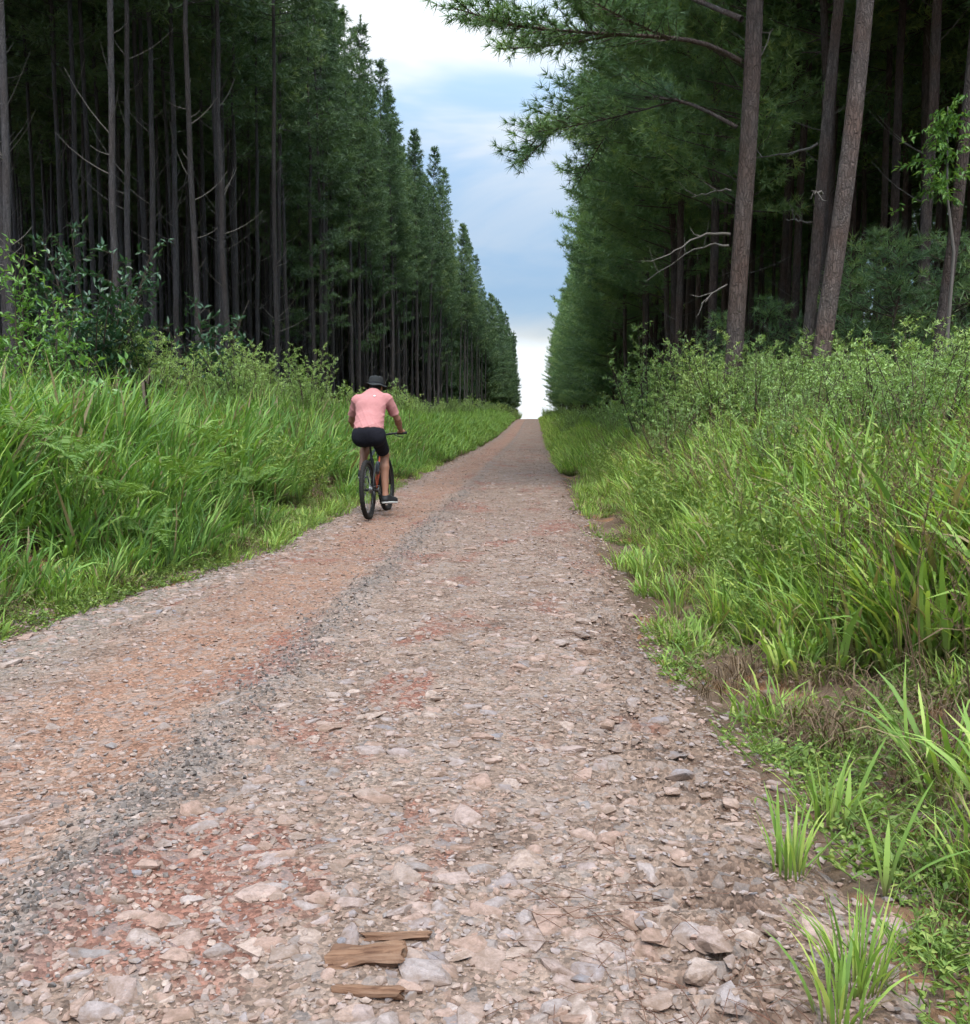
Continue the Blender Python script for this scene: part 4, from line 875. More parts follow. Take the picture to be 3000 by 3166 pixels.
ferns = ((210, 1330, 6.9, 'fern low in the left grass near the left border'), (355, 1450, 7.2, 'yellowish fern low on the dark face of the left bank'), (560, 1390, 8.0, 'fern with flat fronds in the middle of the left bank'), (700, 1370, 9.2, 'bright fern left of the rider in the grass'), (790, 1420, 9.4, 'fern leaning out nearest the rider on the left bank'),
         (450, 1560, 7.6, 'large pale fern frond hanging at the foot of the left bank'), (60, 1250, 7.2, 'fern high on the bank at the left border'), (640, 1290, 9.6, 'small fern high on the left bank'))
for k, (px, py, Y, lab) in enumerate(ferns):
    x, y, z = at_y(px, py + 30, Y); t = thing('fern', lab, 'fern', (x, y, max(float(ground_z(x, y)), z - 0.25)), (0.1, 0.25, k * 1.1))
    for j in range(6): obj('frond', FR[j % 3], t, (0, 0, 0.1), (0, -0.35 + 0.12 * (j % 3), j * 1.05 + 0.2 * k), 0.55 + 0.08 * (j % 3))
# grass tussocks one can point at, right foreground
def tussock(label, px, py, n, h, w, seed, mat=M_GRASS_R, rad=0.05):
    x, y, _ = on_ground(px, py, 0.02); rng = np.random.RandomState(seed); g = Geo(); a = rng.uniform(0, 6.28, n); rr = rad * np.sqrt(rng.rand(n))
    blades(g, rng, np.stack([rr * np.cos(a), rr * np.sin(a), -0.02 + 0 * a], 1), a + rng.normal(0, 0.4, n), h * rng.uniform(0.55, 1.1, n), w * rng.uniform(0.7, 1.2, n), np.abs(rng.normal(0.15, 0.15, n)), rng.uniform(0.2, 1.1, n), 0, r=rng.uniform(0.2, 1, n), seg=5)
    t = thing('grass_tussock', label, 'grass', (x, y, max(float(ground_z(x, y)), float(road_z(x, y))))); obj('blade_tuft', g.mesh('blade_tuft', mat), t)
    g2 = Geo(); k = n // 3; a = rng.uniform(0, 6.28, k); blades(g2, rng, np.stack([rad * np.cos(a), rad * np.sin(a), 0.01 + 0 * a], 1), a, h * rng.uniform(0.3, 0.6, k), w * 0.5 * np.ones(k), rng.uniform(0.6, 1.1, k), rng.uniform(0.6, 1.2, k), 0)
    obj('dry_blade_tuft', g2.mesh('dry_blade_tuft', M_STRAW), t)['kind'] = 'stuff'
tussock('upright green grass tussock by the muddy ditch at the bottom right corner', 2655, 3030, 70, 0.24, 0.0065, 1001)
tussock('grass tussock with two broad leaves beside the right road edge', 2450, 2690, 26, 0.24, 0.009, 1002)
tussock('spreading grass tussock with roots at the right road edge, halfway up', 2000, 1760, 40, 0.36, 0.016, 1003, rad=0.09)
tussock('small grass tussock on the stones of the right verge', 2560, 2520, 24, 0.26, 0.010, 1004)
tussock('short grass sprig at the bottom edge right of the road', 2600, 3140, 24, 0.20, 0.008, 1005)
for k, (px, py, w) in enumerate(((2560, 2400, 0.017), (2680, 2590, 0.015))):
    x, y, _ = on_ground(px + 60, py + 120, 0.05); rng = np.random.RandomState(1100 + k); g = Geo(); n = 4; blades(g, rng, np.zeros((n, 3)), np.array([0.3, 2.4, -0.6, 1.2]), np.array([0.34, 0.26, 0.30, 0.2]), np.full(n, w), np.array([0.25, 0.2, 0.6, 0.3]), np.array([0.4, 0.3, 0.6, 0.3]), 0, r=np.array([0.5, 0.6, 0.4, 0.7]), seg=6)
    tag(obj('broad_leaf_plant', g.mesh('broad_leaf_plant', M_GRASS_R), None, (x, y, float(ground_z(x, y)))), ('plant of four wide blades rising at the right road edge', 'plant of four wide blades bent over the stones at the right')[k], 'plant')
# dead stick in the left grass
x, y, z = at_y(450, 1230, 10.5); gz = float(ground_z(x, y)); g = Geo(); V, F = tube(np.array([[0, 0, -0.1], [0.02, 0, 0.5], [-0.02, 0, 1.0], [0.03, 0.02, z - gz + 0.15], [0.06, 0, z - gz + 0.32]]), [0.028, 0.026, 0.024, 0.016, 0.008], 7); g.add(V, F)
tag(obj('dead_stick', g.mesh('dead_stick', M_TWIG), None, (x, y, gz)), 'dark bare stick standing up out of the left grass', 'stick')

# ------------------------------------------------------------------ implicit surfaces for the rider (one continuous skin)
class SDF:
    def __init__(s, lo, hi, h):
        s.lo = np.array(lo, float); s.h = h; s.n = np.ceil((np.array(hi) - s.lo) / h).astype(int) + 1
        s.f = np.full(s.n, 1.0, np.float32); s.ax = [s.lo[k] + h * np.arange(s.n[k]) for k in range(3)]
    def _sub(s, lo, hi):
        a = np.clip(((np.array(lo) - s.lo) / s.h).astype(int), 0, s.n - 1); b = np.clip(((np.array(hi) - s.lo) / s.h).astype(int) + 2, 1, s.n)
        sl = tuple(slice(a[k], b[k]) for k in range(3)); g = np.meshgrid(*[s.ax[k][sl[k]] for k in range(3)], indexing='ij')
        return sl, np.stack(g, -1)
    def _put(s, sl, d, k):
        f = s.f[sl]; hh = np.clip(0.5 + 0.5 * (f - d) / k, 0, 1); s.f[sl] = f * (1 - hh) + d * hh - k * hh * (1 - hh)
    def cap(s, a, b, ra, rb, k=0.02, flat=None, cut=None):
        a = np.array(a, float); b = np.array(b, float); m = max(ra, rb) + 0.12
        sl, P = s._sub(np.minimum(a, b) - m, np.maximum(a, b) + m); ba = b - a; q = P - a
        t = np.clip((q @ ba) / (ba @ ba), 0, 1); v = q - t[..., None] * ba
        if flat is not None:
            dr, fa = flat; dr = np.array(dr, float) / np.linalg.norm(dr); c = v @ dr; v = v + (c * (fa - 1))[..., None] * dr
        d = np.linalg.norm(v, axis=-1) - (ra + (rb - ra) * t)
        if cut is not None:
            p0, nn = cut; nn = np.array(nn, float) / np.linalg.norm(nn); d = np.maximum(d, (P - np.array(p0)) @ nn)
        s._put(sl, d, k); return s
    def ell(s, c, r, k=0.02, R_=None):
        c = np.array(c, float); r = np.array(r, float); m = r.max() + 0.12; sl, P = s._sub(c - m, c + m); q = P - c
        if R_ is not None: q = q @ np.array(R_)
        k0 = np.linalg.norm(q / r, axis=-1); k1 = np.linalg.norm(q / r ** 2, axis=-1) + 1e-6; s._put(sl, k0 * (k0 - 1) / k1, k); return s
    def clip(s, p0, nn):
        nn = np.array(nn, float) / np.linalg.norm(nn); g = np.stack(np.meshgrid(*s.ax, indexing='ij'), -1); s.f = np.maximum(s.f, ((g - np.array(p0)) @ nn).astype(np.float32)); return s
    def noise(s, amp, fn):
        g = np.meshgrid(*s.ax, indexing='ij'); s.f = s.f + (amp * fn(*g)).astype(np.float32); return s
    def mesh(s, name, mat):
        f = s.f; ins = f < 0; n = s.n - 1
        cor = [(i, j, k) for i in (0, 1) for j in (0, 1) for k in (0, 1)]
        C = sum(ins[i:i + n[0], j:j + n[1], k:k + n[2]].astype(np.int8) for i, j, k in cor); act = np.argwhere((C > 0) & (C < 8))
        vid = np.full(n, -1); vid[tuple(act.T)] = np.arange(len(act)); acc = np.zeros((len(act), 3)); cnt = np.zeros(len(act))
        for a in range(8):
            for b in range(a + 1, 8):
                ca, cb = np.array(cor[a]), np.array(cor[b])
                if np.abs(ca - cb).sum() != 1: continue
                fa = f[tuple((act + ca).T)]; fb = f[tuple((act + cb).T)]; m = (fa < 0) != (fb < 0); t = np.where(m, fa / np.where(m, fa - fb, 1), 0)
                acc += m[:, None] * (ca + (cb - ca) * t[:, None]); cnt += m
        V = s.lo + s.h * (act + acc / np.maximum(cnt, 1)[:, None]); Q = []
        for d in range(3):
            u, v = [(1, 2), (2, 0), (0, 1)][d]; sh = [slice(None)] * 3; sh2 = [slice(None)] * 3; sh[d] = slice(0, -1); sh2[d] = slice(1, None)
            ed = np.argwhere(ins[tuple(sh)] != ins[tuple(sh2)]); ed = ed[(ed[:, u] > 0) & (ed[:, v] > 0) & (ed[:, u] < n[u]) & (ed[:, v] < n[v])]
            fl = ins[tuple(ed.T)]; eu = np.eye(3, dtype=int)[u]; ev = np.eye(3, dtype=int)[v]
            q = np.stack([vid[tuple((ed - o).T)] for o in (eu + ev, ev, 0 * eu, eu)], 1); q[~fl] = q[~fl][:, ::-1]; Q.append(q)
        Q = np.concatenate(Q); Q = Q[(Q >= 0).all(1)]
        return make_mesh(name, V, [Q], mat)

# ------------------------------------------------------------------ bicycle
r0 = on_ground(1140, 1603, 0.02); f0 = on_ground(1194, 1578, 0.02)
HEAD = math.atan2(-(f0[0] - r0[0]), f0[1] - r0[1])
BASE = (r0[0], r0[1], float(road_z(r0[0], r0[1])) + 0.012)
M_TYRE = plain('black tyre rubber dusted brown', (0.030, 0.027, 0.025), 0.85, var=0.5, scale=40, bump=0.3, spec=0.2)
M_BLACK = plain('matt black alloy', (0.022, 0.022, 0.024), 0.45, 0.3, 0.5); M_STEEL = plain('grey steel', (0.35, 0.35, 0.36), 0.35, 0.9)
M_ORANGE = plain('orange red paint', (0.62, 0.10, 0.03), 0.35, spec=0.5); M_WHITE = plain('white blue paint', (0.55, 0.62, 0.68), 0.35, spec=0.5)
M_RUBBER = plain('black rubber', (0.02, 0.02, 0.02), 0.8); M_BOTTLE = plain('smoky bottle plastic', (0.12, 0.13, 0.14), 0.3, spec=0.5)
WR = 0.358
bike = thing('bicycle', 'black and orange mountain bicycle ridden away up the road', 'bicycle', BASE, (0, R(-2.0), HEAD))
def wheel(y, steer=0.0, cas=False):
    a = np.linspace(0, 2 * np.pi, 48, endpoint=False); ring = lambda r: np.stack([0 * a, np.cos(a) * r, np.sin(a) * r], 1)
    w = thing_part = obj('wheel', None, bike, (0, y, WR), (0, 0, steer)); w.empty_display_size = 0.1
    V, F = tube(ring(WR - 0.028), 0.028, 10, closed=True); g = Geo(); g.add(V, F)
    for k in range(96):                                  # tread blocks
        b = 2 * math.pi * k / 96
        for sx in ((-0.015, 0.005), (0.0, 0.0), (0.015, 0.005)) if k % 2 else ((-0.022, 0.008), (0.022, 0.008)):
            c = np.array([sx[0], math.cos(b) * (WR - 0.001 - sx[1]), math.sin(b) * (WR - 0.001 - sx[1])]); rt = np.array([[1, 0, 0], [0, math.cos(b), -math.sin(b)], [0, math.sin(b), math.cos(b)]])
            V, F = box(c, (0.009, 0.006, 0.013), rt); g.add(V, F)
    obj('tyre', g.mesh('tyre', M_TYRE), w)
    V, F = tube(ring(WR - 0.062), 0.012, 8, closed=True); obj('rim', make_mesh('rim', V, F, M_BLACK), w)
    g = Geo()
    for k in range(28):
        b = 2 * math.pi * k / 28; e = b + (0.5 if k % 4 < 2 else -0.5); sx = 0.025 if k % 2 else -0.025
        V, F = tube(np.array([[sx, 0.022 * math.cos(e), 0.022 * math.sin(e)], [0, (WR - 0.07) * math.cos(b), (WR - 0.07) * math.sin(b)]]), 0.0013, 4, False); g.add(V, F)
    obj('spoke_set', g.mesh('spoke_set', M_STEEL), w)
    V, F = lathe([(0.001, -0.055), (0.012, -0.055), (0.014, -0.03), (0.026, -0.026), (0.016, -0.015), (0.016, 0.015), (0.026, 0.026), (0.014, 0.03), (0.012, 0.055), (0.001, 0.055)], 14, 'x'); obj('hub', make_mesh('hub', V, F, M_BLACK), w)
    V, F = lathe([(0.045, -0.039), (0.083, -0.039), (0.083, -0.037), (0.045, -0.037), (0.045, -0.039)], 30, 'x'); obj('brake_disc', make_mesh('brake_disc', V, F, M_STEEL), w)
    if cas:
        g = Geo()
        for k in range(8):
            r_ = 0.022 + 0.0052 * k; x_ = 0.058 - 0.0042 * k; V, F = lathe([(0.012, x_), (r_, x_), (r_, x_ + 0.002), (0.012, x_ + 0.002), (0.012, x_)], 22, 'x'); g.add(V, F)
        obj('sprocket_cassette', g.mesh('sprocket_cassette', M_STEEL), w)
    return w
wheel(0.0, 0, True); wheel(1.12, R(-3))
def bar(name, pts, rad, mat, parent=None, sides=10, sub=None):
    V, F = tube(np.array(pts, float), rad, sides); return obj(name, make_mesh(name, V, F, mat), bike if parent is None else parent)
g = Geo()
for pts, rad in (([(0, .44, .32), (0, .27, .80)], 0.017), ([(0, .90, .93), (0, .945, .80)], 0.024), ([(0.03, .42, .32), (0.065, .2, .335), (0.065, 0, WR)], 0.010), ([(-0.03, .42, .32), (-0.065, .2, .335), (-0.065, 0, WR)], 0.010), ([(0.015, .30, .72), (0.055, .16, .55), (0.065, 0, WR)], 0.009), ([(-0.015, .30, .72), (-0.055, .16, .55), (-0.065, 0, WR)], 0.009), ([(-0.035, .44, .32), (0.035, .44, .32)], 0.026)):
    V, F = tube(np.array(pts), rad, 12); g.add(V, F)
frame = obj('frame', g.mesh('frame', M_BLACK), bike)
bar('top_tube', [(0, .285, .76), (0, .60, .85), (0, .905, .90)], 0.017, M_WHITE, frame, 12); bar('down_tube', [(0, .45, .335), (0, .70, .57), (0, .935, .83)], 0.023, M_ORANGE, frame, 12)
g = Geo()
for sx in (-1, 1):
    V, F = tube(np.array([(sx * .055, .965, .76), (sx * .06, 1.06, .55), (sx * .06, 1.12, WR)]), [0.019, 0.018, 0.015], 12); g.add(V, F)
V, F = tube(np.array([(-.055, .965, .76), (0, .955, .79), (.055, .965, .76)]), 0.018, 10); g.add(V, F); obj('fork', g.mesh('fork', M_BLACK), bike)
bar('seat_post', [(0, .28, .78), (0, .235, .91)], 0.014, M_BLACK)
V = []; prof = [(-.14, .066, .022), (-.10, .074, .028), (-.04, .055, .030), (.03, .028, .028), (.10, .020, .024), (.14, .010, .012)]
g = Geo(); ring = []
for yy, wx, hz in prof:
    a = np.linspace(0, 2 * np.pi, 12, endpoint=False); ring.append(np.stack([wx * np.cos(a), 0 * a + .24 + yy, .945 + hz * np.sin(a)], 1))
i = np.arange(12); j = (i + 1) % 12; g.add(np.concatenate(ring), [np.concatenate([np.stack([k * 12 + i, k * 12 + j, (k + 1) * 12 + j, (k + 1) * 12 + i], 1) for k in range(5)]), np.array([i[::-1]]), np.array([60 + i])])
sad = obj('saddle', g.mesh('saddle', M_RUBBER), bike); V, F = box((0, .175, .895), (0.05, 0.012, 0.012)); obj('reflector', make_mesh('reflector', V, F, M_STEEL), sad)
hb = bar('handlebar', [(-.35, .885, 1.02), (-.15, .93, 1.015), (0, .95, .995), (.15, .93, 1.015), (.35, .885, 1.02)], 0.0135, M_BLACK)
bar('stem', [(0, .895, .955), (0, .95, .995)], 0.018, M_BLACK, hb)
for sx in (-1, 1):
    bar('grip', [(sx * .215, .914, 1.0175), (sx * .345, .886, 1.02)], 0.0185, M_RUBBER, hb); bar('brake_lever', [(sx * .17, .935, 1.01), (sx * .19, .985, .985), (sx * .28, .975, .965)], 0.006, M_BLACK, hb, 6)
    cr = bar('crank', [(sx * .05, .44, .32), (sx * .085, .44 + (0.015 * sx), .32 - sx * 0.165)], 0.011, M_BLACK)
    V, F = box((sx * .135, .44 + 0.015 * sx, .32 - sx * 0.168), (0.085, 0.09, 0.016)); obj('pedal', make_mesh('pedal', V, F, M_BLACK), cr)
V, F = lathe([(0.02, .052), (0.062, .052), (0.062, .049), (0.02, .049), (0.02, .052)], 32, 'x'); obj('chainring', make_mesh('chainring', V + [0, .44, .32], F, M_STEEL), bike)
g = Geo()
for zz, yb in ((.06, .03), (-.06, -.03)):
    V, F = tube(np.array([(.052, .44, .32 + zz), (.052, 0, WR + yb)]), 0.004, 5); g.add(V, F)
obj('chain', g.mesh('chain', M_STEEL), bike)
bar('derailleur', [(.07, 0, WR - .02), (.078, .015, WR - .10), (.065, .05, WR - .17)], 0.016, M_BLACK)
V, F = lathe([(0.001, -0.09), (0.034, -0.09), (0.036, -0.08), (0.036, 0.03), (0.028, 0.05), (0.028, 0.07), (0.014, 0.085), (0.001, 0.09)], 16); b = obj('water_bottle', make_mesh('water_bottle', V, F, M_BOTTLE), None)
b.matrix_world = bike.matrix_basis @ Matrix.Translation((0, .62, .60)) @ Matrix.Rotation(R(-38), 4, 'X'); tag(b, 'grey water bottle in the cage between the frame tubes of the bicycle', 'bottle')

# ------------------------------------------------------------------ rider
def skin_mat():
    m = Mat('tanned skin'); o = m.oco(); c = m.mix(m.noise(o, 14, 4), (0.33, 0.165, 0.105), (0.25, 0.118, 0.075)); s_ = m.pbr(c, 0.55, spec=0.35); return m.done(s_)
def cloth(name, a, b, bump=0.3):
    m = Mat(name); o = m.oco(); n_ = m.noise(o, 9, 4, 0.6, 1.0); w_ = m.noise(o, 260, 2)
    return m.done(m.pbr(m.mix(n_, a, b), 0.92, m.bump(m.math('ADD', n_, m.math('MULTIPLY', w_, 0.1)), bump, 0.03), spec=0.15))
M_SKIN = skin_mat(); M_SHIRT = cloth('salmon pink jersey', (0.51, 0.238, 0.230), (0.40, 0.165, 0.163)); M_SHORT = cloth('black cycling shorts', (0.010, 0.010, 0.015), (0.016, 0.016, 0.022)); M_HAT = cloth('faded black cotton', (0.020, 0.021, 0.022), (0.038, 0.040, 0.040))
M_SHOE = plain('black shoe mesh', (0.015, 0.015, 0.017), 0.7); M_SOLE = plain('white foam sole', (0.62, 0.62, 0.60), 0.6); M_HAIR = plain('dark hair', (0.012, 0.010, 0.009), 0.6); M_PRINT = plain('white print', (0.75, 0.74, 0.74), 0.6)
rider = thing('person', 'person in a pink jersey, black shorts and a dark brimmed hat cycling away', 'person', BASE, (0, R(-2.0), HEAD))
J = dict(hip=(0, .20, 1.03), waist=(0, .27, 1.17), chest=(0.0, .39, 1.35), upper=(0.01, .465, 1.465), neck=(.015, .53, 1.53), head=(.025, .625, 1.585),
         rs=(.195, .475, 1.435), re=(.285, .60, 1.20), rw=(.275, .85, 1.055), ls=(-.19, .475, 1.435), le=(-.30, .60, 1.20), lw=(-.275, .85, 1.055),
         rh=(.095, .21, 1.0), rk=(.115, .545, .755), ra=(.135, .385, .265), lh=(-.095, .21, 1.0), lk=(-.135, .625, .915), la=(-.145, .385, .585))
B = SDF((-.48, -.05, .05), (.48, 1.15, 1.80), 0.0065)
spine = np.array(J['upper']) - np.array(J['hip']); back = np.cross([1, 0, 0], spine); back /= np.linalg.norm(back)
B.cap(J['hip'], J['waist'], .135, .125, .03, (back, 1.4)).cap(J['waist'], J['chest'], .125, .155, .03, (back, 1.45)).cap(J['chest'], J['upper'], .155, .12, .03, (back, 1.45)).cap(J['ls'], J['rs'], .05, .05, .04)
B.cap(J['upper'], J['neck'], .065, .056, .03).cap(J['neck'], J['head'], .055, .05, .02)
hd = np.array(J['head']); fw = np.array([0.05, 0.93, -0.36]); fw /= np.linalg.norm(fw); rt_ = np.cross(fw, [0, 0, 1]); rt_ /= np.linalg.norm(rt_); uh = np.cross(rt_, fw); HR = np.stack([rt_, fw, uh], 1)
L_ = lambda x, y, z: hd + HR @ np.array([x, y, z])
B.ell(L_(0, -.01, .03), (.076, .095, .092), .02, HR).ell(L_(0, .035, -.055), (.055, .055, .060), .03, HR)       # skull, jaw
B.cap(L_(0, .082, .012), L_(0, .108, -.028), .010, .014, .012).ell(L_(0, .085, -.058), (.024, .012, .008), .008, HR).ell(L_(0, .072, -.10), (.022, .018, .016), .015, HR)    # nose, lips, chin
for sx in (-1, 1): B.ell(L_(sx * .076, -.01, -.005), (.010, .020, .032), .008, HR)                                 # ears
for sd, sx in (('r', 1), ('l', -1)):
    s_, e_, w_ = (np.array(J[sd + k]) for k in 'sew')
    B.cap(s_, e_, .048, .040, .02).cap(e_, e_ + (w_ - e_) * .35, .040, .042, .02).cap(e_ + (w_ - e_) * .35, w_, .042, .027, .02)
    palm = w_ + (np.array([sx * .275, .895, 1.04]) - w_) * 1.0; B.cap(w_, palm, .027, .024, .012).cap(palm + [-.03, 0, 0], palm + [.03, 0, 0], .021, .021, .012)
    for k, (off, ln) in enumerate(((-.034, .92), (-.012, 1.0), (.010, .97), (.031, .82))):    # four fingers over the grip
        b0 = palm + [sx * off, .010, .008]; b1 = b0 + np.array([0, .034, -.002]) * ln; b2 = b1 + np.array([0, .016, -.030]) * ln; b3 = b2 + np.array([0, -.024, -.016]) * ln
        B.cap(b0, b1, .0105, .0098, .004).cap(b1, b2, .0098, .0092, .003).cap(b2, b3, .0092, .0082, .003)
    t0 = palm + [-sx * .036, -.006, -.004]; B.cap(t0, t0 + [-sx * .014, .018, -.020], .0125, .011, .006).cap(t0 + [-sx * .014, .018, -.020], t0 + [-sx * .004, .040, -.032], .011, .009, .004)    # thumb round below
    h_, k_, a_ = (np.array(J[sd + q]) for q in 'hka'); B.cap(h_, h_ + (k_ - h_) * .5, .092, .078, .03).cap(h_ + (k_ - h_) * .5, k_, .078, .056, .03)
    bk = np.array([0, -.028, 0.0]) if sd == 'r' else np.array([0, -.02, -.015]); mid = k_ + (a_ - k_) * .32 + bk
    B.cap(k_, mid, .053, .056, .025).cap(mid, a_, .056, .034, .025).cap(k_ + [0, .01, 0], a_ + [0, .005, 0], .046, .032, .02)
    toe = a_ + ([.075, .19, -.085] if sd == 'r' else [-.035, .19, -.065]); heel = a_ + [0, -.035, -.065]; B.cap(a_, heel, .034, .034, .02).cap(heel, toe, .034, .028, .02)
body = obj('body', B.mesh('body', M_SKIN), rider)
for sx in (-1, 1): V, F = lathe([(0.0005, -.011), (.008, -.008), (.011, 0), (.008, .008), (.0005, .011)], 12); obj('eye', make_mesh('eye', V + L_(sx * .031, .076, .018), F, M_HAIR), body)
S2 = SDF((-.42, .0, .95), (.42, .85, 1.68), 0.008)
S2.cap((0, .19, 1.07), J['waist'], .178, .170, .04, (back, 1.36)).cap(J['waist'], J['chest'], .170, .178, .05, (back, 1.42)).cap(J['chest'], J['upper'], .178, .130, .05, (back, 1.35)).cap((-.17, .475, 1.445), (.175, .475, 1.445), .072, .072, .06).cap(J['upper'], J['neck'], .085, .066, .04)
for sd in 'rl':
    s_, e_ = np.array(J[sd + 's']), np.array(J[sd + 'e']); d_ = e_ - s_; S2.cap(s_, e_, .070, .060, .03, None, (s_ + d_ * .72, d_))
S2.clip((0, .19, 1.085), (0, -.18, -1)).clip(np.array(J['neck']) + (0, .01, .015), np.array(J['head']) - np.array(J['neck']) + [0, 0, .03])
S2.noise(-0.0095, lambda x, y, z: (1 - np.abs(np.sin(21 * (z + .62 * x) + 3 * np.sin(9 * x)))) ** 3 * np.clip((1.44 - z) / .22, 0, 1) * .8 + (1 - np.abs(np.sin(30 * (z - .35 * x) + 1.0))) ** 4 * np.clip((1.24 - z) / .12, 0, 1) + (1 - np.abs(np.sin(24 * (z - 1.1 * np.abs(x))))) ** 4 * np.clip((np.abs(x) - .12) / .06, 0, 1) * .7 - .12)
shirt = obj('jersey', S2.mesh('jersey', M_SHIRT), rider)
V, F = lathe([(0.0005, .0), (.012, .0), (.012, .002), (.0005, .002)], 14); pc = np.array([.035, .455, 1.535])
ix, iz = int((.062 - S2.lo[0]) / S2.h), int((1.485 - S2.lo[2]) / S2.h); jy = lambda i, k: int(np.argmax(S2.f[i, :, k] < 0))
yy = S2.ax[1][jy(ix, iz)]; slope = (S2.ax[1][jy(ix, iz + 3)] - S2.ax[1][jy(ix, iz - 3)]) / (6 * S2.h)
pr_ = obj('printed_mark', make_mesh('printed_mark', V * [1.35, 0.9, 1], F, M_PRINT), shirt, (.062, yy - .007, 1.487), (R(90) - math.atan(slope), 0, 0))
S3 = SDF((-.42, -.05, .60), (.42, .8, 1.25), 0.008)
S3.ell((0, .195, 1.045), (.192, .145, .125), .03).cap((-.085, .185, .985), (.085, .185, .985), .118, .118, .03)
for sd in 'rl':
    h_, k_ = np.array(J[sd + 'h']), np.array(J[sd + 'k']); d_ = k_ - h_; S3.cap(h_, k_, .108, .076, .035, None, (h_ + d_ * .80, d_))
S3.clip((0, .19, 1.15), (0, .1, 1)); obj('shorts', S3.mesh('shorts', M_SHORT), rider)
for sd, sx in (('r', 1), ('l', -1)):
    a_ = np.array(J[sd + 'a']); toe = a_ + ([.075, .19, -.085] if sd == 'r' else [-.035, .19, -.065]); heel = a_ + [0, -.04, -.065]; so = np.array([0, 0, -.022])
    F1 = SDF(a_ - [.16, .16, .18], a_ + [.18, .32, .12], 0.006); F1.cap(heel, toe, .042, .036, .02).cap(a_ + [0, 0, -.02], heel, .046, .042, .02).cap(a_ + [0, .02, -.02], toe, .042, .034, .03).clip(a_ + [0, 0, .0], (0, -.2, 1))
    sh_ = obj('shoe', F1.mesh('shoe', M_SHOE), rider)
    F2 = SDF(a_ - [.16, .16, .18], a_ + [.18, .32, .12], 0.006); dn = toe - heel; nn = np.cross(dn, [1, 0, 0]); nn = nn if nn[2] > 0 else -nn; nn = nn / np.linalg.norm(nn)
    F2.cap(heel + so, toe + so, .044, .040, .01).clip(heel - nn * .016, nn).clip(heel - nn * .042, -nn); obj('sole', F2.mesh('sole', M_SOLE), sh_)
    F3 = SDF(a_ - .12, a_ + .16, 0.006); k_ = np.array(J[sd + 'k']); F3.cap(a_ + [0, 0, -.03], a_ + (k_ - a_) * .4, .040, .050, .01, None, (a_ + (k_ - a_) * .17, k_ - a_)); obj('sock', F3.mesh('sock', M_SHORT), rider)
# hat: soft crown, drooping wavy brim
pf = [(.148, .020), (.135, .028), (.118, .038), (.098, .046), (.093, .052), (.094, .08), (.092, .115), (.085, .140), (.066, .150), (.030, .154), (.001, .154)]
V, F = lathe(pf, 40); ang = np.arctan2(V[:, 1], V[:, 0]); rr_ = np.hypot(V[:, 0], V[:, 1]); br = np.clip((rr_ - .095) / .05, 0, 1)
V[:, 2] += br * (.016 * np.sin(2 * ang + .6) + .009 * np.sin(5 * ang)) ; V[:, 2] += (rr_ < .094) * .004 * np.sin(7 * ang + 3 * V[:, 2] * 40); V[:, 1] *= 1.08
hat = obj('hat', make_mesh('hat', V, F, M_HAT), rider, tuple(L_(0, -.015, -.005)), (R(-14), R(3), R(-4)))
sm = hat.modifiers.new('thickness', 'SOLIDIFY'); sm.thickness = 0.004
V, F = lathe([(.0945, .053), (.0950, .060), (.0938, .066)], 40); V[:, 1] *= 1.08; obj('hat_band', make_mesh('hat_band', V, F, M_SHORT), hat)
H_ = SDF(hd - .2, hd + .2, 0.008); H_.ell(L_(0, -.022, .03), (.080, .092, .088), .02, HR).cap(L_(0, -.07, -.02), L_(0, -.055, -.07), .045, .035, .02).clip(L_(0, .02, 0), fw).clip(L_(0, 0, .075), uh); obj('hair', H_.mesh('hair', M_HAIR), rider)

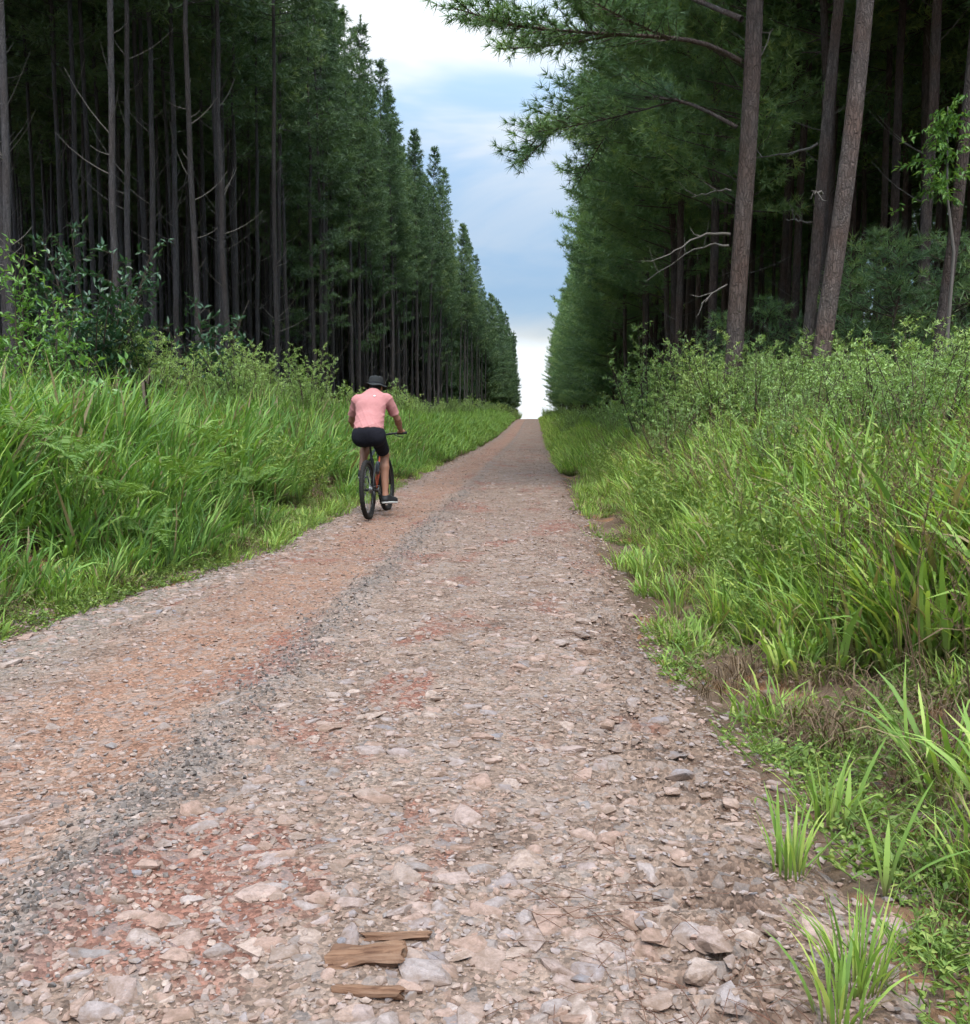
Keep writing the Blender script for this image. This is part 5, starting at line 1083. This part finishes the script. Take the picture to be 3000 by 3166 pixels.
# ------------------------------------------------------------------ broken wood on the road
def wood_mat():
    m = Mat('split pine wood'); o = m.oco(); st = m.scalev(o, (6, 90, 90)); n_ = m.noise(st, 1.0, 4, 0.6); b_ = m.noise(o, 9, 3)
    c = m.ramp(n_, [(0.3, (0.075, 0.036, 0.022)), (0.5, (0.19, 0.105, 0.064)), (0.75, (0.28, 0.175, 0.115))]); c = m.mix(m.ramp(b_, [(0.45, 0.0), (0.65, 0.7)]), c, (0.11, 0.062, 0.042))
    return m.done(m.pbr(c, 0.9, m.bump(n_, 0.7, 0.006), spec=0.15))
M_WOOD = wood_mat()
def wood(label, px, py, L, w, h, rz, seed, tilt=0.0):
    rng = np.random.RandomState(seed); nx, na = 24, 14; xs = np.linspace(-.5, .5, nx); a = np.arange(na) / na * 2 * np.pi
    prof = 1 + 0.22 * rng.normal(size=na); sq = np.maximum(np.abs(np.cos(a)), np.abs(np.sin(a))); ey = np.cos(a) / sq ** 0.8 * prof; ez = np.sin(a) / sq ** 0.8 * prof; e0 = 0.05 * rng.normal(size=na); e1 = 0.03 * rng.normal(size=na)
    V = []
    for k, x in enumerate(xs):
        f = 1 - 0.12 * rng.rand() * (abs(x) > .46); wv = 1 + 0.07 * np.sin(x * 9 + a * 2 + seed)
        xx = x * L + L * (e0 if k == 0 else e1 if k == nx - 1 else 0 * a); V.append(np.stack([xx, ey * w / 2 * f * wv, ez * h / 2 * f * wv], 1))
    V = np.concatenate(V); V[:, 1] *= 1 + 0.16 * fbm(V[:, 0] * 30, V[:, 1] * 40 + seed, seed, 3); V[:, 2] += h * 0.35 * fbm(V[:, 0] * 14 + seed, V[:, 1] * 90, seed + 5, 3) * (V[:, 2] > 0); V[:, 2] += h * 0.3 * np.sin(V[:, 0] / L * 2.5)
    i = np.arange(na); j = (i + 1) % na; Q = np.concatenate([np.stack([k * na + i, k * na + j, (k + 1) * na + j, (k + 1) * na + i], 1) for k in range(nx - 1)])
    x, y, _ = on_ground(px, py, 0.02)
    tag(obj('wood_chunk', make_mesh('wood_chunk', V, [Q, np.array([i[::-1]]), np.array([(nx - 1) * na + i])], M_WOOD, smooth=False), None, (x, y, float(road_z(x, y)) + h * 0.08), (tilt, 0, rz)), label, 'wood')
wood('broad brown split wood chunk lying on the road at the bottom', 1135, 2985, 0.160, 0.062, 0.030, R(1), 36)
wood('thin pale split wood stick just in front of the broad chunk', 1132, 3075, 0.150, 0.022, 0.022, R(-9), 32)
wood('grey-brown half-buried wood piece just beyond the broad chunk', 1225, 2915, 0.150, 0.030, 0.016, R(2), 33)
